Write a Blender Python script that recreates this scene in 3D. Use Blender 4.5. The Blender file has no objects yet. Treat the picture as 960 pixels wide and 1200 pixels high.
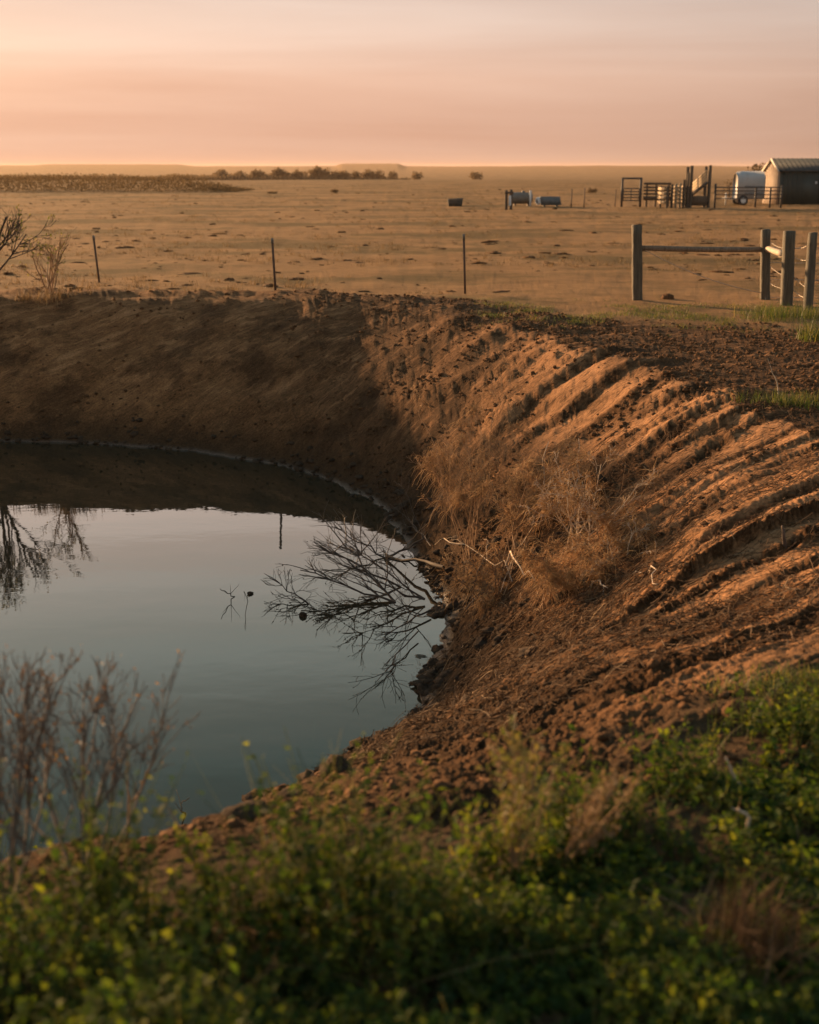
import bpy, math, random
import numpy as np
from mathutils import Vector, Matrix

R = math.radians
scene = bpy.context.scene
COL = scene.collection

# ------------------------------------------------------------------ camera
CAM_H = 2.3
F_PX = 1500.0                     # focal length in pixels of the 960x1200 photograph
TILT = math.atan(404.0 / F_PX)    # horizon lies 404 px above the centre
cam_d = bpy.data.cameras.new('camera')
cam = bpy.data.objects.new('camera', cam_d)
COL.objects.link(cam)
cam.location = (0, 0, CAM_H)
cam.rotation_euler = (math.pi / 2 - TILT, 0, 0)
cam_d.sensor_fit = 'VERTICAL'
cam_d.sensor_height = 36.0
cam_d.lens = F_PX / 1200.0 * 36.0
cam_d.clip_start = 0.05
cam_d.clip_end = 20000
cam_d.dof.use_dof = True
cam_d.dof.focus_distance = 12.5
cam_d.dof.aperture_fstop = 2.2
scene.camera = cam

# ------------------------------------------------------------------ sun and sky
SUN_A = R(40)      # to the left of the view direction
SUN_E = R(8)
SUN = Vector((-math.sin(SUN_A) * math.cos(SUN_E), math.cos(SUN_A) * math.cos(SUN_E), math.sin(SUN_E)))
sl = bpy.data.lights.new('sun', 'SUN')
sun = bpy.data.objects.new('sun', sl)
COL.objects.link(sun)
sun.rotation_euler = SUN.to_track_quat('Z', 'Y').to_euler()
sl.energy = 5.0
sl.angle = R(2.0)
sl.color = (1.0, 0.58, 0.27)

world = bpy.data.worlds.new('World')
scene.world = world
world.use_nodes = True
wn = world.node_tree
wn.nodes.clear()
def N(nt, t, **kw):
    n = nt.nodes.new(t)
    for k, v in kw.items():
        setattr(n, k, v)
    return n
w_out = N(wn, 'ShaderNodeOutputWorld')
w_bg = N(wn, 'ShaderNodeBackground')
w_bg.inputs['Strength'].default_value = 0.081
sky = N(wn, 'ShaderNodeTexSky', sky_type='NISHITA')
sky.sun_disc = False
sky.sun_elevation = SUN_E
sky.sun_rotation = -SUN_A
sky.altitude = 200
sky.air_density = 1.6
sky.dust_density = 5.0
sky.ozone_density = 1.0
# thin high cloud, warm and low in the sky
tc = N(wn, 'ShaderNodeTexCoord')
sep = N(wn, 'ShaderNodeSeparateXYZ')
wn.links.new(tc.outputs['Generated'], sep.inputs[0])
mp = N(wn, 'ShaderNodeMapping')
mp.inputs['Scale'].default_value = (1.0, 1.0, 15.0)
wn.links.new(tc.outputs['Generated'], mp.inputs[0])
cn = N(wn, 'ShaderNodeTexNoise')
cn.inputs['Scale'].default_value = 1.6
cn.inputs['Detail'].default_value = 6
cn.inputs['Roughness'].default_value = 0.55
cn.inputs['Distortion'].default_value = 0.4
wn.links.new(mp.outputs[0], cn.inputs['Vector'])
cr = N(wn, 'ShaderNodeMapRange')
cr.inputs['From Min'].default_value = 0.38
cr.inputs['From Max'].default_value = 0.72
cr.inputs['To Min'].default_value = 0.0
cr.inputs['To Max'].default_value = 0.9
wn.links.new(cn.outputs['Fac'], cr.inputs['Value'])
# the dusty pink veil of the evening air, strongest at the horizon
vr = N(wn, 'ShaderNodeMapRange')
vr.inputs['From Min'].default_value = 0.0
vr.inputs['From Max'].default_value = 0.62
vr.inputs['To Min'].default_value = 1.0
vr.inputs['To Max'].default_value = 0.0
wn.links.new(sep.outputs['Z'], vr.inputs['Value'])
vc = N(wn, 'ShaderNodeValToRGB')
vc.color_ramp.elements[0].position = 0.0
vc.color_ramp.elements[0].color = (1.5, 2.3, 2.8, 1)
vc.color_ramp.elements[1].position = 1.0
vc.color_ramp.elements[1].color = (4.5, 2.75, 1.95, 1)
for pos_, c_ in ((0.28, (2.0, 2.9, 2.65)), (0.44, (6.1, 6.5, 5.8)), (0.59, (9.0, 7.2, 6.2)), (0.72, (6.2, 4.9, 4.2)), (0.80, (4.8, 3.9, 3.45)), (0.90, (5.1, 3.35, 2.55))):
    e = vc.color_ramp.elements.new(pos_); e.color = (*c_, 1)
wn.links.new(vr.outputs[0], vc.inputs[0])
mixv = N(wn, 'ShaderNodeMix', data_type='RGBA')
mixv.inputs[0].default_value = 0.93
wn.links.new(sky.outputs[0], mixv.inputs[6])
wn.links.new(vc.outputs[0], mixv.inputs[7])
mixc = N(wn, 'ShaderNodeMix', data_type='RGBA', blend_type='MULTIPLY')
mixc.inputs[7].default_value = (0.84, 0.76, 0.72, 1)
wn.links.new(cr.outputs[0], mixc.inputs[0])
wn.links.new(mixv.outputs[2], mixc.inputs[6])
# the sky is brightest and warmest towards the sun, dim and bluer away from it
dot = N(wn, 'ShaderNodeVectorMath', operation='DOT_PRODUCT')
nrm_ = N(wn, 'ShaderNodeVectorMath', operation='NORMALIZE')
wn.links.new(tc.outputs['Generated'], nrm_.inputs[0])
wn.links.new(nrm_.outputs[0], dot.inputs[0])
dot.inputs[1].default_value = tuple(SUN)
dm = N(wn, 'ShaderNodeMapRange')
dm.inputs['From Min'].default_value = -1.0; dm.inputs['From Max'].default_value = 1.0
wn.links.new(dot.outputs['Value'], dm.inputs['Value'])
dr_ = N(wn, 'ShaderNodeValToRGB')
dr_.color_ramp.elements[0].position = 0.0; dr_.color_ramp.elements[0].color = (0.66, 0.66, 0.68, 1)
dr_.color_ramp.elements[1].position = 1.0; dr_.color_ramp.elements[1].color = (1.12, 1.05, 1.0, 1)
for pos_, c_ in ((0.60, (0.66, 0.68, 0.70)), (0.77, (0.70, 0.72, 0.73)), (0.88, (0.90, 0.90, 0.90)), (0.965, (0.99, 0.99, 0.99))):
    e = dr_.color_ramp.elements.new(pos_); e.color = (*c_, 1)
wn.links.new(dm.outputs[0], dr_.inputs[0])
mul = N(wn, 'ShaderNodeMix', data_type='RGBA', blend_type='MULTIPLY')
mul.inputs[0].default_value = 1.0
wn.links.new(mixc.outputs[2], mul.inputs[6]); wn.links.new(dr_.outputs[0], mul.inputs[7])
wn.links.new(mul.outputs[2], w_bg.inputs[0])
wn.links.new(w_bg.outputs[0], w_out.inputs[0])

vs = scene.view_settings
vs.view_transform = 'Standard'
vs.look = 'None'
vs.exposure = 1.3
vs.gamma = 1.0
vs.use_curve_mapping = False
scene.render.engine = 'CYCLES'
cy = scene.cycles
cy.use_denoising = True
cy.max_bounces = 8
cy.diffuse_bounces = 3
cy.glossy_bounces = 3
cy.transmission_bounces = 4
cy.volume_bounces = 1
cy.transparent_max_bounces = 8
cy.sample_clamp_indirect = 4.0

# ------------------------------------------------------------------ picture helpers
ct, st = math.cos(TILT), math.sin(TILT)
def ray(px, py):
    a = (px - 480.0) / F_PX
    b = (600.0 - py) / F_PX
    return np.array([a, ct + b * st, -st + b * ct])       # world direction, unit depth
def on_z(px, py, z=0.0):
    d = ray(px, py)
    t = (z - CAM_H) / d[2]
    return np.array([d[0] * t, d[1] * t, z])
def on_y(px, py, Y):
    d = ray(px, py)
    t = Y / d[1]
    return np.array([d[0] * t, Y, CAM_H + d[2] * t])
def project(P):
    x, y, z = P[..., 0], P[..., 1], P[..., 2] - CAM_H
    dep = y * ct - z * st
    up = y * st + z * ct
    return 480 + F_PX * x / dep, 600 - F_PX * up / dep, dep

# ------------------------------------------------------------------ noise
_rs = np.random.RandomState(11)
_perm = _rs.permutation(512)
_perm = np.concatenate([_perm, _perm, _perm]).astype(np.int64)
_gr = np.stack([np.cos(np.linspace(0, 2 * np.pi, 64, endpoint=False)),
                np.sin(np.linspace(0, 2 * np.pi, 64, endpoint=False))], 1)
def perlin(x, y, seed=0):
    xi = np.floor(x).astype(np.int64); yi = np.floor(y).astype(np.int64)
    xf = x - xi; yf = y - yi
    u = xf * xf * xf * (xf * (xf * 6 - 15) + 10)
    v = yf * yf * yf * (yf * (yf * 6 - 15) + 10)
    def g(ix, iy, dx, dy):
        h = _perm[(_perm[(ix + seed * 37) & 511] + iy) & 511] & 63
        return _gr[h, 0] * dx + _gr[h, 1] * dy
    a = g(xi, yi, xf, yf); b = g(xi + 1, yi, xf - 1, yf)
    c = g(xi, yi + 1, xf, yf - 1); d = g(xi + 1, yi + 1, xf - 1, yf - 1)
    return ((a + u * (b - a)) * (1 - v) + (c + u * (d - c)) * v) * 1.5
def fbm(x, y, octv=4, seed=0, gain=0.5):
    r = np.zeros_like(x); amp = 1.0; tot = 0
    for i in range(octv):
        r += amp * perlin(x * 2 ** i + 13.7 * i, y * 2 ** i - 7.3 * i, seed + i)
        tot += amp; amp *= gain
    return r / tot
def billow(x, y, octv=3, seed=0, gain=0.5):
    r = np.zeros_like(x); amp = 1.0; tot = 0
    for i in range(octv):
        r += amp * np.abs(perlin(x * 2 ** i + 3.1 * i, y * 2 ** i + 9.7 * i, seed + i))
        tot += amp; amp *= gain
    return r / tot
def sstep(a, b, x):
    t = np.clip((x - a) / (b - a), 0, 1)
    return t * t * (3 - 2 * t)
def hash1(k, s=0):
    return (np.abs(np.sin(k * 12.9898 + s * 78.233)) * 43758.5453) % 1.0

# ------------------------------------------------------------------ lie of the land
ZW = -1.93                        # water level, with the plain at 0
shore_px = [(0, 518), (100, 520), (200, 527), (280, 538), (350, 552), (400, 571), (440, 592), (462, 615), (478, 645),
            (505, 685), (517, 712), (518, 738), (497, 788), (482, 838), (440, 876), (372, 912), (325, 941), (270, 966), (215, 1000), (140, 1034), (40, 1072)]
shore = [on_z(px, py, ZW)[:2] for px, py in shore_px]
sh_last = shore[-1]
shore = [np.array(p) for p in [(-28, 18.5), (-14, 20.2)]] + shore + [np.array(p) for p in
        [(-4.2, 5.6), (-6, 5.8), (-10, 6.5), (-20, 7.0), (-29, 10), (-30, 14)]]
crest = [np.array(p) for p in [(-31, 21.5), (-14, 23.6)]]
for px, py in [(0, 351), (150, 351), (300, 352), (420, 356), (500, 364), (600, 384), (700, 411), (780, 436), (850, 462)]:
    crest.append(on_z(px, py, 0.0)[:2])
crest += [np.array(p) for p in [(3.55, 11.9), (3.45, 10.2), (3.1, 8.4), (2.55, 6.9), (1.95, 5.7), (1.35, 4.75), (0.7, 4.0),
          (-0.3, 3.35), (-1.2, 2.95), (-2.4, 2.7), (-5, 2.6), (-10, 2.8), (-20, 3.6), (-32, 6), (-35, 14)]]
shore = np.array(shore); crest = np.array(crest)
def smooth_poly(P, n=2):
    for _ in range(n):                                   # corner cutting
        Q = np.roll(P, -1, 0)
        P = np.stack([0.75 * P + 0.25 * Q, 0.25 * P + 0.75 * Q], 1).reshape(-1, 2)
    return P
def through(P, n=4):
    A, B, C, D_ = np.roll(P, 1, 0), P, np.roll(P, -1, 0), np.roll(P, -2, 0)
    out = []
    for t in np.arange(n) / n:
        out.append(0.5 * (2 * B + (C - A) * t + (2 * A - 5 * B + 4 * C - D_) * t * t + (3 * B - A - 3 * C + D_) * t ** 3))
    return np.stack(out, 1).reshape(-1, 2)
shore_s = through(shore); crest_s = smooth_poly(crest)
def relax(P, step, win):
    Q = np.vstack([P, P[:1]]); L_ = np.concatenate([[0], np.cumsum(np.linalg.norm(np.diff(Q, axis=0), axis=1))])
    u = np.arange(0, L_[-1], step)
    D_ = np.stack([np.interp(u, L_, Q[:, 0]), np.interp(u, L_, Q[:, 1])], 1)
    return np.mean([np.roll(D_, k, 0) for k in range(-win, win + 1)], 0)
crest_s = relax(crest_s, 0.4, 6)[::2]
def poly_dist(P, x, y):
    """signed distance, positive inside"""
    best = np.full(x.shape, 1e9); inside = np.zeros(x.shape, bool)
    Q = np.roll(P, -1, 0)
    for (ax, ay), (bx, by) in zip(P, Q):
        ex, ey = bx - ax, by - ay
        t = np.clip(((x - ax) * ex + (y - ay) * ey) / (ex * ex + ey * ey), 0, 1)
        best = np.minimum(best, (x - ax - t * ex) ** 2 + (y - ay - t * ey) ** 2)
        if ay != by:
            inside ^= ((ay > y) != (by > y)) & (x < ex * (y - ay) / ey + ax)
    d = np.sqrt(best)
    return np.where(inside, d, -d)

UX, UY = 0.853, 0.522             # the excavator's bucket strokes
def terrain(x, y, full=True):
    """height and the masks the soil material uses"""
    x = np.asarray(x, float); y = np.asarray(y, float)
    r = np.hypot(x, y)
    z_plain = 0.42 * np.exp(-((x / 5.0) ** 2 + ((y - 1.0) / 3.6) ** 2))
    z_plain = z_plain + 0.05 * fbm(x * 0.25, y * 0.25, 3, 3) * sstep(3, 12, r)
    near = r < 60
    ds = np.full(x.shape, -99.0); dc = np.full(x.shape, -99.0)
    ds[near] = poly_dist(shore_s, x[near], y[near])
    dc[near] = poly_dist(crest_s, x[near], y[near])
    wob = 0.11 * fbm(x * 1.3, y * 1.3, 3, 9) + 0.07 * fbm(x * 4.5, y * 4.5, 3, 19)
    ds = ds + wob * near
    dcw = dc + 0.45 * fbm(x * 0.7, y * 0.7, 3, 5) * near * sstep(0.2, 1.5, np.abs(ds))
    t = np.clip(-ds / np.maximum(-ds + np.maximum(dcw, 0), 1e-4), 0, 1)
    bank = (dcw > 0) & (ds < 0)
    water = ds >= 0
    prof = 0.35 * t + 0.65 * (1 - (1 - t) ** 1.75)
    shelf = sstep(0.0, 0.10, t)
    prof = prof * (0.45 + 0.55 * shelf)
    z = np.where(bank, ZW + (z_plain - ZW) * prof, z_plain)
    z = np.where(water, ZW - 0.02 - 0.30 * np.minimum(ds, 3.0), z)
    inb = sstep(-0.5, 0.15, dcw) * near                   # soil turned over by the digging
    inb = np.maximum(inb, sstep(-2.2, -1.3, dcw) * sstep(16, 19, y) * sstep(3.0, 1.0, x) * near)
    side = sstep(-0.6, 0.9, 22.2 - 0.57 * x - y + 0.8 * fbm(x * 0.8, y * 0.8, 3, 15)) * sstep(-0.5, 1.0, x) * sstep(9.0, 7.0, np.abs(x)) * sstep(3.0, 6.0, y)
    inb = np.maximum(inb, side * near)
    humus = sstep(6.0, 4.2, y - 0.9 * np.maximum(x - 1.0, 0)) * sstep(0.5, -0.2, dc) * (r < 12)
    out_r = -dcw                                          # metres outside the crest
    # rim of spoil beyond the far crest
    rim = np.exp(-((out_r - 0.9) / 0.75) ** 2) * sstep(14, 20, y) * sstep(4.5, 1.5, x) * near
    rimh = 0.105 * rim * np.clip(0.70 + 1.2 * fbm(x * 0.9, y * 0.9, 3, 31) + 0.8 * (billow(x * 3.5, y * 3.5, 3, 33) - 0.2), 0.05, 2.2)
    z = z + rimh
    # bucket strokes: saw-tooth swaths that run down the right-hand bank
    a = x * UX + y * UY
    b = -x * UY + y * UX
    a2 = a
    b2 = b + 0.16 * fbm(x * 0.3, y * 0.3, 2, 41) + 0.30 * perlin(b * 0.8, a * 0.05, 47) + 0.02 * fbm(a * 1.2, b * 4, 2, 43) + 0.030 * fbm(x * 9, y * 9, 3, 45, 0.6)
    scr = np.zeros(x.shape)
    for (wd, am, sd, thr) in ((0.74, 0.080, 1, 0.0), (0.33, 0.045, 2, 0.0), (0.13, 0.020, 3, 0.0)):
        s = b2 / wd + sd * 0.37
        k = np.floor(s); f = s - k
        on = sstep(thr - 0.16, thr + 0.06, fbm(a2 * 0.20 / wd ** 0.5, k * 5.77 + 0.31 * s * 0, 2, 60 + sd))
        A = am * (0.35 + 0.9 * hash1(k, sd)) * on
        h = np.where(f < 0.10, f / 0.10, (1 - f) / 0.90)
        z = z + (A * h) * sstep(-0.9, 0.1, dcw) * near * sstep(0.06, 0.3, t + (~bank) * 1.0) * (np.where(water, 0, 1)) * (0.16 + 0.84 * sstep(0.2, 2.0, x))
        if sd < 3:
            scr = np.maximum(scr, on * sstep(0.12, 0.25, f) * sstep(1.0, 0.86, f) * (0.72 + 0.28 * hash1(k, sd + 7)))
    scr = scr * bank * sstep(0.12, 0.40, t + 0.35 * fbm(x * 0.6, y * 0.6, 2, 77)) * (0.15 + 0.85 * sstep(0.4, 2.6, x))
    # rough clods between the strokes
    rough = inb * (1 - 0.88 * scr) * np.where(water, 0.3, 1)
    patch = 0.45 + 0.55 * sstep(-0.25, 0.25, fbm(x * 0.8, y * 0.8, 2, 87))
    cl = (0.22 - billow(x * 1.7, y * 1.7, 3, 71)) * 0.10 + (0.22 - billow(x * 5.0, y * 5.0, 3, 72, 0.6)) * 0.075 \
        + (0.2 - billow(a * 4.5, b * 13.0, 4, 73, 0.7)) * 0.085 + (billow(x * 16, y * 16, 2, 75, 0.7) - 0.2) * 0.03
    quiet = sstep(0.0, 0.12, t + (~bank) * 1.0)
    top = np.where(bank, 1.0, 0.45)
    zc = cl * rough * patch * (0.25 + 0.75 * quiet) * top * (0.5 + 0.5 * sstep(-6, 0, x))
    z = z + zc * sstep(400, 30, r)
    z = z + 0.006 * fbm(x * 22, y * 22, 2, 90) * (r < 30)
    # trodden pasture outside
    past = (1 - inb) * sstep(5, 9, r)
    hoof = billow(x * 0.9, y * 0.9, 3, 101) - 0.2
    z = z + past * hoof * (0.05 + 0.05 * sstep(30, 90, r)) * sstep(600, 150, r)
    # the plain falls away, then low ridges at the horizon
    z = z - 5.0 * sstep(110, 900, r)
    az = np.degrees(np.arctan2(x, np.maximum(y, 1e-3)))
    ridge = 9.6 + 1.2 * fbm(az * 0.3, az * 0 + 3.3, 3, 111)
    for (c, w, hgt) in ((-12.6, 3.6, 4.2), (-1.7, 1.6, 5.4), (9.0, 5.0, 1.2), (-18, 2.5, 1.5)):
        ridge = ridge + hgt * sstep(w, w * 0.72, np.abs(az - c))
    ridge = ridge + 0.35 * fbm(az * 9, r * 0.002, 2, 113)
    z = z + ridge * sstep(1500, 3200, r)
    z = z + 1.2 * fbm(x * 0.004, y * 0.004, 3, 115) * sstep(150, 700, r)
    green = sstep(0.1, 0.5, fbm(x * 0.55, y * 0.8, 3, 121) + 0.1) * (1 - inb) * sstep(70, 25, r) * sstep(-0.2, 0.3, out_r) * sstep(3.5, 0.8, out_r)
    return z, dict(scrape=scr, bank=inb, wet=np.where(near, (z - ZW) * np.interp(y, [6.5, 9.5, 15], [0.40, 0.75, 2.6]) * (1 + 1.6 * sstep(0.5, 1.7, x)), 5.0), t=t, dc=dc, ds=ds, green=green, humus=humus, dry=sstep(11, 17, y) * sstep(0.5, -4.5, x))  # dry: mask where the shaded far bank is painted lighter
def H(x, y):
    return terrain(np.atleast_1d(np.asarray(x, float)), np.atleast_1d(np.asarray(y, float)))[0]
def Hs(x, y):
    return float(H(x, y)[0])

# ------------------------------------------------------------------ mesh helpers
def mesh_np(name, V, quads=None, tris=None, mat=None, smooth=False, attrs=None, face_attr=None):
    me = bpy.data.meshes.new(name)
    V = np.ascontiguousarray(V, dtype=np.float32)
    nq = 0 if quads is None else len(quads)
    nt = 0 if tris is None else len(tris)
    loops = []
    if nq: loops.append(np.asarray(quads, np.int32).ravel())
    if nt: loops.append(np.asarray(tris, np.int32).ravel())
    loops = np.concatenate(loops)
    starts = np.concatenate([np.arange(nq) * 4, nq * 4 + np.arange(nt) * 3]).astype(np.int32)
    me.vertices.add(len(V)); me.vertices.foreach_set('co', V.ravel())
    me.loops.add(len(loops)); me.loops.foreach_set('vertex_index', loops)
    me.polygons.add(nq + nt); me.polygons.foreach_set('loop_start', starts)
    if smooth:
        me.polygons.foreach_set('use_smooth', np.ones(nq + nt, bool))
    for k, v in (attrs or {}).items():
        at = me.attributes.new(k, 'FLOAT', 'POINT')
        at.data.foreach_set('value', np.asarray(v, np.float32))
    me.update(calc_edges=True)
    if mat: me.materials.append(mat)
    return me
def link(name, me, parent=None, loc=None):
    o = bpy.data.objects.new(name, me)
    COL.objects.link(o)
    if parent is not None: o.parent = parent
    if loc is not None: o.location = loc
    return o
def tag(o, label=None, cat=None, group=None, kind=None):
    if label: o['label'] = label
    if cat: o['category'] = cat
    if group: o['group'] = group
    if kind: o['kind'] = kind
    return o
def thing(name, label, cat, loc=(0, 0, 0), rz=0.0, group=None):
    o = bpy.data.objects.new(name, None)
    COL.objects.link(o)
    o.location = tuple(float(c) for c in loc); o.rotation_euler = (0, 0, rz)
    o.empty_display_size = 0.2
    return tag(o, label, cat, group)

class MB:
    """collects shapes; build() links them as one mesh object"""
    def __init__(self):
        self.V = []; self.Q = []; self.T = []; self.A = []; self.n = 0
    def add(self, V, quads=None, tris=None, rnd=None):
        V = np.asarray(V, float)
        self.V.append(V)
        if quads is not None and len(quads): self.Q.append(np.asarray(quads) + self.n)
        if tris is not None and len(tris): self.T.append(np.asarray(tris) + self.n)
        if rnd is None: rnd = np.zeros(len(V))
        self.A.append(np.broadcast_to(rnd, (len(V),)))
        self.n += len(V)
        return self
    def box(self, c, s, rot=None, bev=0.0):
        c = np.asarray(c, float); h = np.asarray(s, float) / 2
        if bev <= 0:
            V = np.array([[i, j, k] for i in (-1, 1) for j in (-1, 1) for k in (-1, 1)], float) * h
            Qd = [(0, 1, 3, 2), (4, 6, 7, 5), (0, 4, 5, 1), (2, 3, 7, 6), (0, 2, 6, 4), (1, 5, 7, 3)]
            T = None
        else:
            b = bev; V = []; idx = {}
            for i in (-1, 1):
                for j in (-1, 1):
                    for k in (-1, 1):
                        for ax in range(3):
                            p = np.array([i, j, k], float) * (h - b)
                            p[ax] = (i, j, k)[ax] * h[ax]
                            idx[(i, j, k, ax)] = len(V); V.append(p)
            V = np.array(V); Qd = []; T = []
            for ax in range(3):
                o1, o2 = [q for q in range(3) if q != ax]
                for sgn in (-1, 1):
                    f = []
                    for s1, s2 in ((-1, -1), (1, -1), (1, 1), (-1, 1)):
                        key = [0, 0, 0]; key[ax] = sgn; key[o1] = s1; key[o2] = s2
                        f.append(idx[(*key, ax)])
                    flip = (sgn == 1) == (ax == 1)
                    Qd.append(tuple(f[::-1]) if flip else tuple(f))
                for s1 in (-1, 1):
                    for s2 in (-1, 1):
                        f = []
                        for sgn, fa in ((-1, o1), (1, o1), (1, o2), (-1, o2)):
                            key = [0, 0, 0]; key[ax] = sgn; key[o1] = s1; key[o2] = s2
                            f.append(idx[(*key, fa)])
                        Qd.append(tuple(f))
            for i in (-1, 1):
                for j in (-1, 1):
                    for k in (-1, 1):
                        T.append(tuple(idx[(i, j, k, ax)] for ax in range(3)))
        if rot is not None: V = V @ np.array(rot.to_3x3() if hasattr(rot, 'to_3x3') else rot).T
        return self.add(V + c, Qd, T)
    def bar(self, p, q, w, d=None, bev=0.0, up=(0, 0, 1)):
        """squared beam from p to q"""
        p = np.asarray(p, float); q = np.asarray(q, float); d = d or w
        ax = q - p; L = np.linalg.norm(ax); ax /= L
        upv = np.asarray(up, float)
        if abs(ax @ upv) > 0.98: upv = np.array([0, 1, 0.0])
        sx = np.cross(upv, ax); sx /= np.linalg.norm(sx)
        sy = np.cross(ax, sx)
        M = np.stack([sx, sy, ax], 1)
        return self.box((p + q) / 2, (w, d, L), M, bev)
    def tubes(self, P, rad, sides=4, caps=False, rnd=None):
        """P (N,K,3) polylines, rad (N,K)"""
        P = np.asarray(P, float); rad = np.asarray(rad, float)
        if P.ndim == 2: P = P[None]; rad = rad[None]
        Nn, K, _ = P.shape
        T = np.gradient(P, axis=1)
        T /= np.maximum(np.linalg.norm(T, axis=2, keepdims=True), 1e-9)
        ref = np.where(np.abs(T[:, :1, 2:3]) > 0.9, np.array([1.0, 0, 0]), np.array([0, 0, 1.0]))
        ref = np.broadcast_to(ref, T.shape)
        sx = np.cross(ref, T); sx /= np.maximum(np.linalg.norm(sx, axis=2, keepdims=True), 1e-9)
        sy = np.cross(T, sx)
        an = np.arange(sides) / sides * 2 * np.pi
        V = P[:, :, None, :] + rad[:, :, None, None] * (np.cos(an)[None, None, :, None] * sx[:, :, None, :] + np.sin(an)[None, None, :, None] * sy[:, :, None, :])
        i = np.arange(Nn)[:, None, None]; k = np.arange(K - 1)[None, :, None]; s = np.arange(sides)[None, None, :]
        s2 = (s + 1) % sides
        base = i * K * sides
        Qd = np.stack([base + k * sides + s, base + k * sides + s2, base + (k + 1) * sides + s2, base + (k + 1) * sides + s], -1).reshape(-1, 4)
        Tr = None
        if caps:
            Tr = []
            for n_ in range(Nn):
                b0 = n_ * K * sides; b1 = b0 + (K - 1) * sides
                for q in range(1, sides - 1):
                    Tr.append((b0, b0 + q + 1, b0 + q)); Tr.append((b1, b1 + q, b1 + q + 1))
        if rnd is not None: rnd = np.repeat(np.asarray(rnd), K * sides)
        return self.add(V.reshape(-1, 3), Qd, Tr, rnd)
    def tube(self, pts, r, sides=8, caps=True):
        pts = np.asarray(pts, float)
        r = np.full(len(pts), r) if np.isscalar(r) else np.asarray(r)
        return self.tubes(pts[None], r[None], sides, caps)
    def leaves(self, pos, dirv, nrm, length, width, rnd):
        """folded pointed leaves"""
        n = len(pos)
        dirv = dirv / np.maximum(np.linalg.norm(dirv, axis=1, keepdims=True), 1e-9)
        sd = np.cross(dirv, nrm); sd /= np.maximum(np.linalg.norm(sd, axis=1, keepdims=True), 1e-9)
        nn = np.cross(sd, dirv)
        L = length[:, None]; W = width[:, None]
        b = pos
        m = pos + dirv * L * 0.5
        l = pos + dirv * L * 0.45 - sd * W * 0.5 + nn * W * 0.22
        r = pos + dirv * L * 0.45 + sd * W * 0.5 + nn * W * 0.22
        tip = pos + dirv * L - nn * L * 0.12
        V = np.stack([b, r, m, l, tip], 1).reshape(-1, 3)
        base = np.arange(n)[:, None] * 5
        T = np.concatenate([base + np.array([[0, 1, 2]]), base + np.array([[1, 4, 2]]), base + np.array([[0, 2, 3]]), base + np.array([[2, 4, 3]])])
        return self.add(V, None, T, np.repeat(rnd, 5))
    def lathe(self, prof, c=(0, 0, 0), seg=20, M=None):
        prof = np.asarray(prof, float); n = len(prof)
        an = np.arange(seg) / seg * 2 * np.pi
        V = np.stack([prof[:, None, 0] * np.cos(an), prof[:, None, 0] * np.sin(an), np.repeat(prof[:, 1:2], seg, 1)], -1).reshape(-1, 3)
        if M is not None: V = V @ np.asarray(M).T
        k = np.arange(n - 1)[:, None]; s = np.arange(seg)[None]; s2 = (s + 1) % seg
        Qd = np.stack([k * seg + s, k * seg + s2, (k + 1) * seg + s2, (k + 1) * seg + s], -1).reshape(-1, 4)
        return self.add(V + np.asarray(c), Qd)
    def build(self, name, mat, parent=None, smooth=False, loc=None):
        V = np.concatenate(self.V)
        Q = np.concatenate(self.Q) if self.Q else None
        T = np.concatenate(self.T) if self.T else None
        me = mesh_np(name, V, Q, T, mat, smooth, {'rnd': np.concatenate(self.A)})
        return link(name, me, parent, loc)

# ------------------------------------------------------------------ materials
def mat(name):
    m = bpy.data.materials.new(name); m.use_nodes = True
    nt = m.node_tree
    return m, nt, nt.nodes['Principled BSDF'], nt.nodes['Material Output']
def ramp(nt, fac, stops):
    r = N(nt, 'ShaderNodeValToRGB')
    els = r.color_ramp.elements
    els[0].position, els[0].color = stops[0][0], (*stops[0][1], 1)
    els[1].position, els[1].color = stops[-1][0], (*stops[-1][1], 1)
    for p, c in stops[1:-1]:
        e_ = els.new(p); e_.color = (*c, 1)
    nt.links.new(fac, r.inputs[0])
    return r.outputs[0]
def noise(nt, scale, detail=4, rough=0.55, vec=None, dist=0.0):
    n = N(nt, 'ShaderNodeTexNoise')
    n.inputs['Scale'].default_value = scale; n.inputs['Detail'].default_value = detail
    n.inputs['Roughness'].default_value = rough; n.inputs['Distortion'].default_value = dist
    if vec is None:
        t = N(nt, 'ShaderNodeTexCoord'); vec = t.outputs['Object']
    nt.links.new(vec, n.inputs['Vector'])
    return n.outputs['Fac']
def mixrgb(nt, fac, a, b, mode='MIX'):
    m = N(nt, 'ShaderNodeMix', data_type='RGBA', blend_type=mode)
    if hasattr(fac, 'links'): nt.links.new(fac, m.inputs[0])
    else: m.inputs[0].default_value = fac
    for s, i in ((a, 6), (b, 7)):
        if hasattr(s, 'links'): nt.links.new(s, m.inputs[i])
        else: m.inputs[i].default_value = (*s, 1)
    return m.outputs[2]
def math_(nt, op, a, b=None, clamp=False):
    m = N(nt, 'ShaderNodeMath', operation=op); m.use_clamp = clamp
    for s, i in ((a, 0), (b, 1)):
        if s is None: continue
        if hasattr(s, 'links'): nt.links.new(s, m.inputs[i])
        else: m.inputs[i].default_value = s
    return m.outputs[0]
def maprange(nt, v, a, b, c=0.0, d=1.0):
    m = N(nt, 'ShaderNodeMapRange'); m.interpolation_type = 'SMOOTHSTEP'
    nt.links.new(v, m.inputs[0])
    for i, q in enumerate((a, b, c, d)): m.inputs[1 + i].default_value = q
    return m.outputs[0]
def attr(nt, name):
    return N(nt, 'ShaderNodeAttribute', attribute_name=name).outputs['Fac']
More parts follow.
